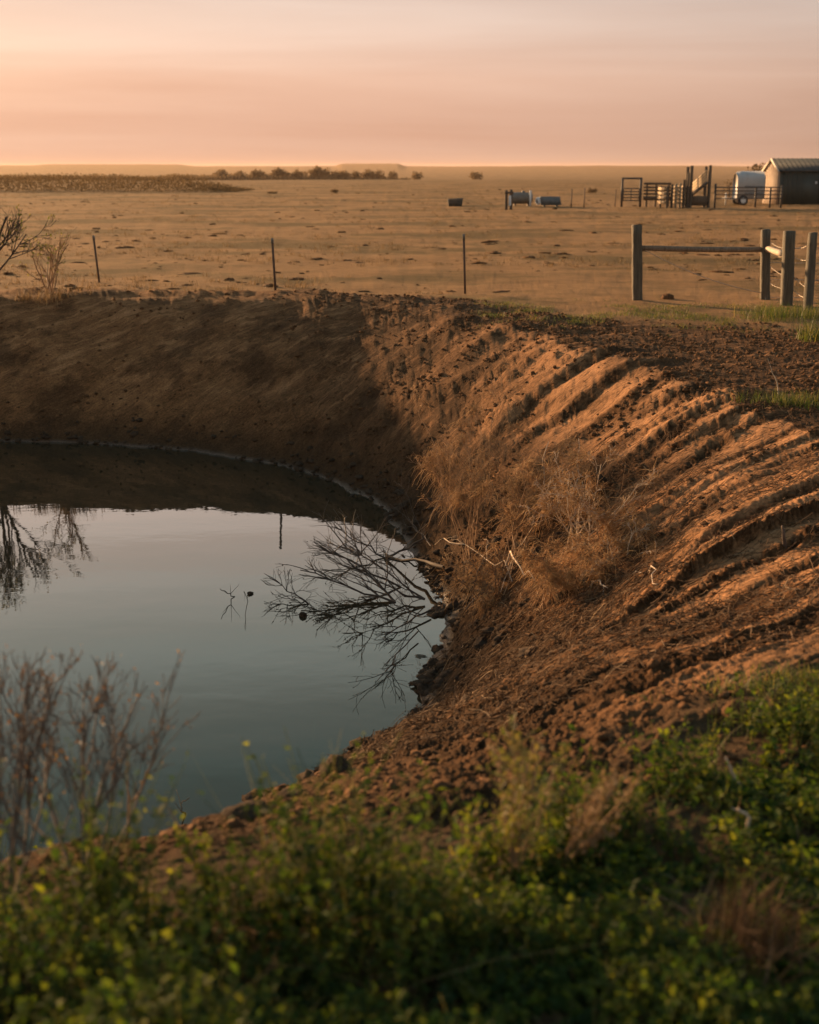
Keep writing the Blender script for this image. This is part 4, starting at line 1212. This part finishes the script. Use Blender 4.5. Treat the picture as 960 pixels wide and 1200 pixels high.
def big_lump(name, label, px, py, s, seed, m, cat, water=False, group=None):
    rs = np.random.RandomState(seed)
    P = W(px, py) if water else gp(px, py)
    n1, n2 = 40, 26
    th_ = np.arange(n1) / n1 * 2 * np.pi; ph = np.linspace(0.001, np.pi - 0.001, n2)
    T2, P2 = np.meshgrid(th_, ph)
    d = np.stack([np.sin(P2) * np.cos(T2), np.sin(P2) * np.sin(T2), np.cos(P2)], -1).reshape(-1, 3)
    m_ = np.ones(len(d))
    for oc, am in ((1.6, 0.24), (3.4, 0.16), (7.5, 0.10), (15, 0.06), (30, 0.03)):
        for _ in range(3):
            fr_ = rs.normal(0, oc, 3); m_ += am * 0.6 * np.abs(np.sin(d @ fr_ + rs.rand() * 6.28)) - am * 0.3
    V = d * m_[:, None] * np.asarray(s)
    k = np.arange(n2 - 1)[:, None]; q = np.arange(n1)[None]; q2 = (q + 1) % n1
    Qd = np.stack([k * n1 + q, (k + 1) * n1 + q, (k + 1) * n1 + q2, k * n1 + q2], -1).reshape(-1, 4)
    o = MB().add(V, Qd).build(name, M[m], None, False, tuple(P + np.array([0, 0, s[2] * 0.25])))
    o.rotation_euler = (rs.uniform(-.2, .2), rs.uniform(-.2, .2), rs.uniform(0, 6))
    return tag(o, label, cat, group)
big_lump('stone', 'smooth rounded grey stone at the waterline below the dead bushes', 492, 772, (0.075, 0.06, 0.045), 1, 'stone', 'stone')
big_lump('soil_clod', 'big dark peaked clod at the near waterline', 394, 899, (0.085, 0.065, 0.075), 2, 'wetclod', 'clod')
big_lump('soil_clod', 'flat dark clod on the near shore just above the weeds', 292, 956, (0.09, 0.06, 0.032), 3, 'wetclod', 'clod')
big_lump('soil_clod', 'dark round clod half sunk in the water under the fallen branch', 355, 722, (0.035, 0.03, 0.03), 4, 'wetclod', 'clod', True)
big_lump('soil_clod', 'small dark clod floating beside the upright stalk', 293.5, 696, (0.03, 0.025, 0.018), 5, 'wetclod', 'clod', True)
big_lump('soil_clod', 'dark clod at the waterline between the rounded stone and the peaked clod', 478, 820, (0.07, 0.05, 0.03), 6, 'wetclod', 'clod')
big_lump('soil_clod', 'dark muddy lump on the shore left of the peaked clod', 345, 928, (0.065, 0.05, 0.03), 7, 'wetclod', 'clod')
big_lump('soil_clod', 'dark lump where the fallen branch meets the bank', 512, 722, (0.15, 0.10, 0.06), 8, 'wetclod', 'clod')
big_lump('soil_clod', 'brown clod on the right slope beside the near green grass', 862, 838, (0.055, 0.045, 0.045), 9, 'clod', 'clod')
big_lump('soil_clod', 'brown clod heaped at the foot of the left fence post', 782, 350, (0.11, 0.09, 0.06), 10, 'clod', 'clod')
big_lump('soil_clod', 'pale block of earth on the far bank at the left edge', 14, 470, (0.16, 0.10, 0.07), 11, 'stone', 'clod')

# ------------------------------------------------------------------ loose stuff: clods, litter, tufts
rs = np.random.RandomState(77)
def scatter(n, x0, x1, y0, y1, rs):
    return rs.uniform(x0, x1, n), rs.uniform(y0, y1, n)
mb = MB()
def many_lumps(mb, x, y, z, sx, sy, sz, rs, n1=6, n2=5, rough=0.45):
    """many small angular lumps at once"""
    n = len(x)
    th_ = np.arange(n1) / n1 * 2 * np.pi; ph = np.linspace(0.05, np.pi - 0.05, n2)
    T2, P2 = np.meshgrid(th_, ph)
    d = np.stack([np.sin(P2) * np.cos(T2), np.sin(P2) * np.sin(T2), np.cos(P2)], -1).reshape(-1, 3)
    R_ = 1 + rough * (rs.rand(n, len(d)) - 0.5) * 1.6
    an = rs.rand(n) * 6.283
    V = d[None] * R_[..., None]
    V = V * np.stack([sx, sy, sz], 1)[:, None]
    c_, s_ = np.cos(an)[:, None], np.sin(an)[:, None]
    V = np.stack([V[..., 0] * c_ - V[..., 1] * s_ + x[:, None], V[..., 0] * s_ + V[..., 1] * c_ + y[:, None], V[..., 2] + z[:, None]], -1).reshape(-1, 3)
    k = np.arange(n2 - 1)[:, None]; q = np.arange(n1)[None]; q2 = (q + 1) % n1
    Qd = np.stack([k * n1 + q, (k + 1) * n1 + q, (k + 1) * n1 + q2, k * n1 + q2], -1).reshape(-1, 4)
    Qd = (np.arange(n)[:, None, None] * len(d) + Qd[None]).reshape(-1, 4)
    mb.add(V, Qd)
ys = 4.0 + 20 * rs.rand(110000) ** 1.2; xs = rs.uniform(-1, 1, len(ys)) * (0.36 * ys + 0.5)
zs, at = terrain(xs, ys)
keep = (at['bank'] > 0.3) & (zs > ZW + 0.02) & (rs.rand(len(xs)) < (0.9 - 0.75 * (at['scrape'] > 0.2)) * (0.25 + 0.75 * (fbm(xs * 0.9, ys * 0.9, 2, 200) > 0.0)) * (0.3 + 0.7 * sstep(-3, 1, xs)) * np.interp(ys, [6, 10], [0.3, 1.0]))
xs, ys, zs = xs[keep], ys[keep], zs[keep]
s_ = 0.005 + 0.026 * rs.rand(len(xs)) ** 5
many_lumps(mb, xs, ys, zs + s_ * 0.1, s_ * rs.uniform(0.8, 1.8, len(xs)), s_ * rs.uniform(0.8, 1.3, len(xs)), s_ * rs.uniform(0.5, 0.9, len(xs)), rs)
tag(mb.build('soil_crumbs', M['clod']), 'loose crumbs and small clods of brown soil strewn over the dug bank', 'soil crumbs', kind='stuff')

ys = 5.5 + 16 * rs.rand(60000) ** 1.2; xs = rs.uniform(-1, 1, len(ys)) * (0.36 * ys + 0.5)
zs, at = terrain(xs, ys)
keep = (at['ds'] > -0.45) & (at['ds'] < 0.10) & (rs.rand(len(xs)) < 0.75 * np.exp(-((at['ds'] + 0.1) / 0.2) ** 2) * (fbm(xs * 1.6, ys * 1.6, 2, 210) > -0.05))
xs, ys, zs = xs[keep], ys[keep], zs[keep]; k_ = len(xs)
s_ = 0.012 + 0.05 * rs.rand(k_) ** 3
mb = MB(); many_lumps(mb, xs, ys, np.maximum(zs, ZW - 0.03), s_ * rs.uniform(0.8, 1.8, k_), s_ * rs.uniform(.7, 1.2, k_), s_ * rs.uniform(0.4, 0.8, k_), rs, 8, 6, 0.5)
tag(mb.build('shore_clods', M['wetclod']), 'wet dark clods broken along the waterline', 'clods', kind='stuff')
ys = 6.3 + 6.5 * rs.rand(2600); xs = rs.uniform(-1, 1, len(ys)) * (0.36 * ys + 0.3)
zs, at = terrain(xs, ys)
keep = (at['ds'] > -1.5) & (at['ds'] < 0.03) & (fbm(xs * 1.3, ys * 1.3, 2, 215) > -0.05) & (rs.rand(len(xs)) < 0.5)
xs, ys, zs = xs[keep], ys[keep], zs[keep]; k_ = len(xs)
s_ = 0.018 + 0.075 * rs.rand(k_) ** 2.5
mb = MB(); many_lumps(mb, xs, ys, zs - s_ * 0.1, s_ * rs.uniform(0.9, 1.7, k_), s_ * rs.uniform(.7, 1.2, k_), s_ * rs.uniform(0.4, 0.8, k_), rs, 11, 8, 0.5)
tag(mb.build('bank_clods', M['wetclod']), 'dark broken clods of mud on the near lower bank', 'clods', kind='stuff')
# dung and tufts on the pasture
mb = MB()
n = 2600
ys = 24.5 * np.exp(rs.rand(n) * math.log(150 / 24.5)); xs = (rs.rand(n) - 0.5) * 2 * ys * 0.45
zs, at = terrain(xs, ys)
ok = (at['dc'] < -0.8) & (fbm(xs * 0.12, ys * 0.12, 2, 300) > -0.15)
xs, ys, zs = xs[ok], ys[ok], zs[ok]; k_ = len(xs)
s_ = 0.02 + 0.12 * rs.rand(k_) ** 4
many_lumps(mb, xs, ys, zs, s_ * rs.uniform(0.8, 2.2, k_), s_ * rs.uniform(.7, 1.2, k_), s_ * rs.uniform(0.15, 0.4, k_), rs, 9, 6, 0.7)
tag(mb.build('pasture_clods', M['clod']), 'scattered dark clods and dung on the grazed pasture', 'clods', kind='stuff')

def blades(mb, x, y, z, rs, nper, hgt, spread, wid, lean=0.5, K=4):
    n = len(x) * nper
    bx = np.repeat(x, nper) + rs.normal(0, spread, n); by = np.repeat(y, nper) + rs.normal(0, spread, n)
    bz = H(bx, by) - 0.01
    hh = np.repeat(hgt, nper) if np.ndim(hgt) else np.full(n, hgt)
    hh = hh * rs.uniform(0.5, 1.15, n)
    an = rs.rand(n) * 6.283; ln_ = np.abs(rs.normal(0, lean, n))
    f = np.linspace(0, 1, K)
    dx = np.cos(an) * ln_; dy = np.sin(an) * ln_
    cx = bx[:, None] + dx[:, None] * hh[:, None] * f ** 1.8
    cyy = by[:, None] + dy[:, None] * hh[:, None] * f ** 1.8
    cz = bz[:, None] + hh[:, None] * (f - 0.28 * np.minimum(ln_, 1.4)[:, None] * f ** 2)
    wd = wid * rs.uniform(0.7, 1.3, n)
    pxx, pyy = -np.sin(an + rs.normal(0, .6, n)), np.cos(an + rs.normal(0, .6, n))
    w_ = (wd[:, None] * (1 - 0.85 * f)) / 2
    L_ = np.stack([cx - pxx[:, None] * w_, cyy - pyy[:, None] * w_, cz], -1)
    R_ = np.stack([cx + pxx[:, None] * w_, cyy + pyy[:, None] * w_, cz], -1)
    V = np.stack([L_, R_], 2).reshape(-1, 3)
    base = (np.arange(n) * K * 2)[:, None]; k = np.arange(K - 1)[None] * 2
    Qd = np.stack([base + k, base + k + 1, base + k + 3, base + k + 2], -1).reshape(-1, 4)
    mb.add(V, Qd, None, np.repeat(rs.rand(n), K * 2))
# dry tufts over the pasture
n = 6500
ys = 24 * np.exp(rs.rand(n) * math.log(200 / 24)); xs = (rs.rand(n) - 0.5) * 2 * ys * 0.42
zs, at = terrain(xs, ys)
ok = (at['dc'] < -0.9) & (fbm(xs * 0.10 + 9, ys * 0.16, 3, 310) > 0.0)
xs, ys, zs = xs[ok], ys[ok], zs[ok]
mb = MB(); blades(mb, xs, ys, zs, rs, 14, 0.05 + 0.10 * rs.rand(len(xs)) * (0.6 + ys / 80), 0.08, 0.012, 0.8, 3)
tag(mb.build('dry_grass', M['drygrass']), 'sparse dry grass tufts on the grazed pasture', 'grass', kind='stuff')

# green and yellow grass on the crest in front of the corner fence
n = 1500
px_ = rs.uniform(560, 990, n); py_ = rs.normal(368, 7, n)
P = np.array([on_z(a, b_, 0.02) for a, b_ in zip(px_, py_)])
ok = fbm(P[:, 0] * 0.9, P[:, 1] * 0.9, 2, 320) > (0.05 - 0.35 * sstep(700, 950, px_))
mb = MB(); blades(mb, P[ok, 0], P[ok, 1], None, rs, 11, 0.07, 0.07, 0.006, 0.9)
tag(mb.build('crest_grass', M['grass']), 'short sparse grass along the crest in front of the wooden fence', 'grass', kind='stuff')

def tuft(name, label, px, py, n, hgt, spread, wid, m, seed, lean=0.6, stretch=(1, 1), cat='grass tuft', group=None):
    rs = np.random.RandomState(seed)
    P = gp(px, py)
    o = MB()
    k = max(1, n // 12)
    x = P[0] + rs.normal(0, spread * stretch[0], k); y = P[1] + rs.normal(0, spread * stretch[1], k)
    blades(o, x, y, None, rs, 12, hgt, spread * 0.35, wid, lean)
    V = np.concatenate(o.V) - P; o.V = [V]
    ob = o.build(name, M[m], None, False, tuple(P))
    return tag(ob, label, cat, group)
tuft('grass_tuft', 'tall yellow grass clump at the foot of the right fence posts', 940, 372, 700, 0.26, 0.30, 0.007, 'grass', 41, 0.5, (1.4, 0.6))
tuft('grass_tuft', 'long arching green grass clump cut by the right edge below the fence', 962, 398, 420, 0.34, 0.16, 0.008, 'grass', 42, 0.9)
tuft('grass_tuft', 'dark green grass tuft overhanging the bank at the right edge', 945, 474, 900, 0.15, 0.22, 0.006, 'grass', 43, 0.8, (1.5, 0.5))
tuft('grass_tuft', 'bright green grass tuft on the near right slope above the weeds', 940, 806, 900, 0.09, 0.13, 0.005, 'grass', 44, 0.9, (1.5, 0.6))
tuft('grass_tuft', 'yellow sunlit grass tuft at the base of the bare shrub on the far crest', 62, 349, 320, 0.24, 0.22, 0.010, 'drygrass', 45, 0.6, (1.6, 0.6))
tuft('grass_tuft', 'brown dry grass clump in the lower right corner', 875, 1120, 420, 0.22, 0.07, 0.005, 'litter', 46, 0.7)

# straw litter over the lower bank
n = 22000
px_ = rs.uniform(380, 960, n); py_ = rs.uniform(560, 960, n)
P = np.array([on_z(a, b_, -0.9) for a, b_ in zip(px_, py_)])
zs, at = terrain(P[:, 0], P[:, 1])
dens = 0.15 + 0.9 * np.exp(-(((px_ - 640) / 150) ** 2 + ((py_ - 700) / 90) ** 2)) + 0.35 * (fbm(P[:, 0] * 1.1, P[:, 1] * 1.1, 2, 330) > 0.1)
ok = (at['ds'] < -0.05) & (at['dc'] > -0.3) & (rs.rand(n) < dens)
P = P[ok]; n = len(P); P[:, 2] = zs[ok]
an = rs.rand(n) * 6.283; L = rs.uniform(0.03, 0.20, n) ** 1.0
K = 4; f = np.linspace(-0.5, 0.5, K)
bend = rs.normal(0, 0.18, n)
cx = P[:, 0:1] + np.cos(an)[:, None] * L[:, None] * f - np.sin(an)[:, None] * L[:, None] * bend[:, None] * f ** 2 * 4
cyy = P[:, 1:2] + np.sin(an)[:, None] * L[:, None] * f + np.cos(an)[:, None] * L[:, None] * bend[:, None] * f ** 2 * 4
cz = H(cx.ravel(), cyy.ravel()).reshape(cx.shape) + 0.012 + np.abs(rs.normal(0, 0.015, (n, 1))) * (1 + 2 * f * rs.choice([-1, 1], (n, 1)))
mb = MB(); mb.tubes(np.stack([cx, cyy, cz], -1), np.repeat((rs.uniform(0.0012, 0.003, n))[:, None], K, 1), 3, rnd=rs.rand(n))
tag(mb.build('straw_litter', M['litter']), 'dead straw and twig litter strewn over the lower bank', 'straw', kind='stuff')

# ------------------------------------------------------------------ near weeds
top_x = [-200, 0, 150, 300, 450, 560, 640, 720, 800, 880, 960, 1160]
edge_y = [1085, 1080, 1070, 1060, 1036, 1005, 965, 925, 885, 835, 800, 740]    # where their roots begin
def weeds(n, rs):
    y = 1.3 + 5.4 * rs.rand(n) ** 1.25; x = rs.uniform(-1, 1, n) * (0.36 * y + 1.5)
    z = H(x, y)
    P = np.stack([x, y, z], 1)
    px_, py_, _ = project(P)
    e_ = np.interp(px_, top_x, edge_y) + 22 * fbm(x * 2.2, y * 2.2, 2, 400)
    dens = sstep(-4, 34, py_ - e_)
    bare = np.zeros(n)
    for (cx_, cy_, rx, ry) in ((860, 880, 90, 26), (800, 975, 75, 32), (815, 1065, 55, 24), (700, 905, 40, 14), (905, 842, 60, 14)):
        bare = np.maximum(bare, np.exp(-(((px_ - cx_) / rx) ** 2 + ((py_ - cy_) / ry) ** 2)))
    dens = dens * (1 - 0.95 * bare) * (1.0) * np.clip(0.70 + 1.4 * fbm(x * 1.6, y * 1.6, 2, 410), np.where(px_ < 480, 0.45, 0.10), 1)
    ok = rs.rand(n) < dens
    return P[ok], px_[ok], py_[ok]
rs = np.random.RandomState(500)
P, px_, py_ = weeds(58000, rs)
n = len(P)
lowr = sstep(480, 720, px_)
clump = sstep(-0.35, 0.45, fbm(P[:, 0] * 2.3, P[:, 1] * 2.3, 2, 420))
hgt = (0.31 - 0.17 * lowr) * np.interp(py_ - np.interp(px_, top_x, edge_y), [0, 40, 130], [1.15, 1.0, 0.55]) * rs.uniform(0.5, 1.25, n) * (0.30 + 1.15 * clump)
ld = rs.normal(0, 0.28, (n, 2))
mbs = MB(); K = 4; f = np.linspace(0, 1, K)
S = np.stack([P[:, 0:1] + ld[:, 0:1] * hgt[:, None] * f ** 1.5, P[:, 1:2] + ld[:, 1:2] * hgt[:, None] * f ** 1.5, P[:, 2:3] - 0.01 + hgt[:, None] * f], -1)
nl = 13
fi = rs.uniform(0.15, 1.03, (n, nl))
lp = np.stack([P[:, 0:1] + ld[:, 0:1] * hgt[:, None] * fi ** 1.5, P[:, 1:2] + ld[:, 1:2] * hgt[:, None] * fi ** 1.5, P[:, 2:3] + hgt[:, None] * fi], -1).reshape(-1, 3)
an = rs.rand(n * nl) * 6.283
fi = fi.ravel()
dv = np.stack([np.cos(an), np.sin(an), rs.normal(0.25, 0.45, n * nl) + 0.5 * (fi > 0.9)], 1)
nv = np.stack([rs.normal(0, .4, n * nl), rs.normal(0, .4, n * nl), np.ones(n * nl)], 1)
L = rs.uniform(0.016, 0.036, n * nl) * (1.15 - 0.35 * fi) * np.repeat(np.clip(np.exp(rs.normal(0, 0.33, n)), 0.5, 1.35), nl)
tone = np.clip(np.repeat(rs.normal(0.34, 0.20, n), nl) + rs.normal(0, 0.12, n * nl), 0, 0.9)
mbl = MB(); mbl.leaves(lp, dv, nv, L, L * np.repeat(rs.uniform(0.28, 0.8, n), nl), tone)
mbl.tubes(S, np.repeat((0.0016 * np.linspace(1, 0.6, K))[None], n, 0), 3, rnd=np.clip(rs.normal(0.5, 0.2, n), 0, 1))
tag(mbl.build('weeds', M['leaf']), 'dense green leafy weeds covering the near bank', 'weeds', kind='stuff')
print('weeds', n)
sel = rs.rand(n) < 0.16
mb = MB(); blades(mb, P[sel, 0], P[sel, 1], None, rs, 6, 0.04 + 1.0 * hgt[sel], 0.025, 0.004, 0.5)
tag(mb.build('green_blades', M['grass']), 'thin green grass blades among the near weeds', 'grass', kind='stuff')

# dry blades among the weeds
sel = rs.rand(n) < 0.13
mb = MB(); blades(mb, P[sel, 0], P[sel, 1], None, rs, 5, 0.03 + 0.75 * hgt[sel], 0.03, 0.004, 0.7)
tag(mb.build('dead_blades', M['drygrass']), 'dry brown grass blades among the near green weeds', 'grass', kind='stuff')

def tall_weed(label, px, py, top_px, top_py, Y_top, seed, stems=7, group=None, m='weed', hfac=1.0):
    rs = np.random.RandomState(seed)
    B = gp(px, py)
    o = thing('tall_weed', label, 'weed', B, group=group)
    segs = []; lv = MB()
    for i in range(stems):
        T_ = on_y(top_px + rs.normal(0, 26), top_py + (0 if i == 0 else rs.uniform(5, 80)), B[1] + rs.normal(0, 0.08)) - B
        K = 8; f = np.linspace(0, 1, K)
        pts = T_[None] * f[:, None] + rs.normal(0, 0.010, (K, 3)) * f[:, None]
        pts[0, 2] -= 0.02
        segs.append((pts, 0.0032 * np.linspace(1, 0.5, K), 0))
        nb = 9
        L0 = np.linalg.norm(T_)
        for j in range(nb):
            ff = rs.uniform(0.25, 0.95); q = T_ * ff
            d = T_ / L0 + rs.normal(0, 0.5, 3)
            tp = []
            grow(q, d, L0 * 0.25 * rs.uniform(0.5, 1), 0.0018, 0, rs, segs, 8, 0.2, 0.3, tips=tp)
            rand_leaves(lv, tp, rs, 12, 0.017, 0.006, 0.4)
        tp = [(pts[k], T_ / L0, 0) for k in range(3, K)]
        rand_leaves(lv, tp, rs, 46, 0.019, 0.010, 0.4)
    stack_tubes(MB(), segs, 4, 0.0010).build('stems', M['drytwig'], o, True)
    lv.build('leaves', M[m], o)
TW = 'tall weeds above the near ground cover'
tall_weed('tall pale weed with dry stems rising over the middle of the near weeds', 600, 1040, 615, 852, 3.6, 61, 9, TW)
tall_weed('spindly green weed just left of the tall pale weed', 535, 1050, 560, 940, 3.5, 62, 4, TW, 'leaf')
tall_weed('slender green weed with its tip against the water, left of the peaked clod', 262, 1085, 250, 945, 3.2, 63, 3, TW, 'leaf')
tall_weed('dry brown weed leaning right beside the tall pale weed', 655, 1020, 690, 905, 3.7, 64, 5, TW, 'drygrass')

# ------------------------------------------------------------------ far trees and brush
def crown_tree(name, label, px, base_py, wpx, hpx, Y, seed, group=None, m='brush', n=420):
    rs = np.random.RandomState(seed)
    p = on_y(px, base_py, Y); z0 = Hs(p[0], Y)
    s = Y / F_PX
    hh = hpx * s; ww = wpx * s / 2
    o = thing(name, label, 'tree', (p[0], Y, z0), group=group)
    ztop = on_y(px, base_py - hpx, Y)[2] - z0
    MB().tube([(0, 0, -0.3), (0.05 * ww, 0, ztop * 0.4), (0.0, 0, ztop * 0.7)], np.array([0.05, 0.04, 0.02]) * ztop, 6).build('trunk', M['twig'], o)
    mb = MB()
    nb = 7
    cs = rs.normal(0, 1, (nb, 3)) * np.array([0.45 * ww, 0.45 * ww, 0.13 * ztop]) + np.array([0, 0, ztop * 0.55])
    ci_ = rs.randint(0, nb, n)
    d = rs.normal(0, 1, (n, 3)); d /= np.linalg.norm(d, axis=1, keepdims=True)
    pos = cs[ci_] + d * rs.uniform(0.5, 1.0, (n, 1)) * np.array([ww * 0.55, ww * 0.55, ztop * 0.42])
    pos[:, 2] = np.clip(pos[:, 2], 0.02 * ztop, ztop)
    L = ww * rs.uniform(0.16, 0.34, n)
    mb.leaves(pos, rs.normal(0, 1, (n, 3)), rs.normal(0, 1, (n, 3)), L, L * 0.8, rs.rand(n))
    mb.build('crown', M[m], o)
    return o
FT = 'small trees far out on the plain'
far = [(258, 208, 14, 7), (281, 208, 12, 6), (303, 208, 16, 7), (326, 207.5, 18, 8), (350, 208, 15, 7), (374, 208, 22, 10), (392, 207.5, 15, 7), (405, 208, 12, 6), (418, 207.5, 10, 6), (432, 207.5, 14, 8), (442, 207, 12, 7), (458, 207, 9, 5), (490, 207.5, 10, 5), (556, 207.5, 12, 5)]
for i, (a_, b_, w_, h_) in enumerate(far):
    single = {490: 'small dark tree far out on the plain, right of the tree row', 556: 'lone dark tree on the plain, farthest right before the feed posts', 432: 'taller tree of the pair standing below the flat ridge', 374: 'widest tree of the far row at left'}
    crown_tree('far_tree', single.get(a_, 'small hazy tree in the row far out on the plain'), a_, b_, w_ + 4, h_ + 1, 560, 700 + i, FT, 'far_tree')
for (a_, b_, w_, h_, lab) in ((320, 229, 8, 4, 'small hazy bush on the pasture below the far tree row'), (393, 226, 8, 4, 'small hazy bush on the pasture right of the lower bush'), (419, 232, 7, 5, 'narrow dark bush on the mid pasture'), (694, 226, 9, 5, 'low bush on the pasture left of the gate frame')):
    crown_tree('pasture_bush', lab, a_, b_, w_, h_, 120, int(a_), 'small bushes on the mid pasture')
crown_tree('bare_tree', 'thin hazy tree behind the pipe fence, left of the white trailer', 854, 234, 14, 26, 105, 801, None, 'brush', 110)
crown_tree('leafy_tree', 'pale tree crown showing just left of the shed roof', 893, 234, 16, 42, 108, 802, None, 'drygrass', 240)
crown_tree('leafy_tree', 'dark low tree whose crown shows above the white trailer', 878, 234, 26, 40, 130, 803, None, 'brush', 260)

# low brush thicket across the left of the plain
rs = np.random.RandomState(900)
n = 42000
Yb = 126 + rs.rand(n) ** 1.0 * 16
u_ = rs.rand(n)
xb_ = -95 + u_ * (95 - 16.6)
hmax = 1.75 * sstep(-16.5, -26, xb_) ** 0.7 * (0.8 + 0.4 * fbm(xb_ * 0.11, Yb * 0.1, 3, 901)) + 0.05
zz = rs.rand(n) ** 0.8 * hmax
pos = np.stack([xb_, Yb, H(xb_, Yb) + zz], 1)
L = rs.uniform(0.06, 0.20, n)
mb = MB(); mb.leaves(pos, rs.normal(0, 1, (n, 3)), rs.normal(0, 1, (n, 3)), L, L * 0.8, 0.5 + 0 * rs.rand(n))
tag(mb.build('brush_thicket', leaf_material('thicket_leaf', [(0.0, (0.10, 0.070, 0.036)), (1.0, (0.115, 0.08, 0.041))], 0.5, 1.0, (1, 1, 1))), 'low brown brush thicket across the left of the plain', 'thicket', kind='stuff')

# hazy belt of brush behind the far tree row
rs = np.random.RandomState(910)
n = 26000
xb_ = rs.uniform(on_y(-60, 208, 600)[0], on_y(480, 208, 600)[0], n); Yb = rs.uniform(548, 590, n)
hmax = 2.3 * sstep(on_y(480, 208, 600)[0], on_y(330, 208, 600)[0], xb_) * (0.65 + 0.9 * fbm(xb_ * 0.05, Yb * 0.02, 4, 911)) + 0.3
pos = np.stack([xb_, Yb, H(xb_, Yb) + rs.rand(n) * hmax], 1)
L = rs.uniform(0.5, 1.3, n)
mb = MB(); mb.leaves(pos, rs.normal(0, 1, (n, 3)), rs.normal(0, 1, (n, 3)), L, L * 0.7, rs.rand(n))
tag(mb.build('distant_brush', M['far_tree']), 'hazy belt of brush far across the plain at left', 'brush', kind='stuff')
# unseen brush on the far left rim of the pond, added to shade the lower bank
rs = np.random.RandomState(920)
n = 26000
xb_ = rs.uniform(-23, -11.2, n); Yb = 25.2 + 1.1 * rs.normal(0, 0.6, n)
hmax = 2.1 * (0.78 + 0.75 * fbm(xb_ * 0.55, Yb * 0.3, 3, 921)) * sstep(-11.2, -12.2, xb_)
pos = np.stack([xb_, Yb, H(xb_, Yb) + rs.rand(n) * np.maximum(hmax, 0.1)], 1)
L = rs.uniform(0.05, 0.13, n)
mb = MB(); mb.leaves(pos, rs.normal(0, 1, (n, 3)), rs.normal(0, 1, (n, 3)), L, L * 0.6, rs.rand(n))
m_ = 260; xs = rs.uniform(-22, -11.8, m_); yb2 = 25.2 + rs.normal(0, 0.5, m_); zb2 = H(xs, yb2)
f = np.linspace(0, 1, 5)
Pt = np.stack([xs[:, None] + rs.normal(0, 0.25, (m_, 1)) * f, yb2[:, None] + rs.normal(0, 0.25, (m_, 1)) * f, zb2[:, None] - 0.05 + rs.uniform(0.9, 1.8, (m_, 1)) * f], -1)
mb.tubes(Pt, np.repeat((0.018 * np.linspace(1, 0.3, 5))[None], m_, 0), 4, rnd=np.zeros(m_))
tag(mb.build('shade_brush', M['brush']), 'unseen brush added on the far left rim of the pond to shade the lower bank', 'brush', kind='stuff')
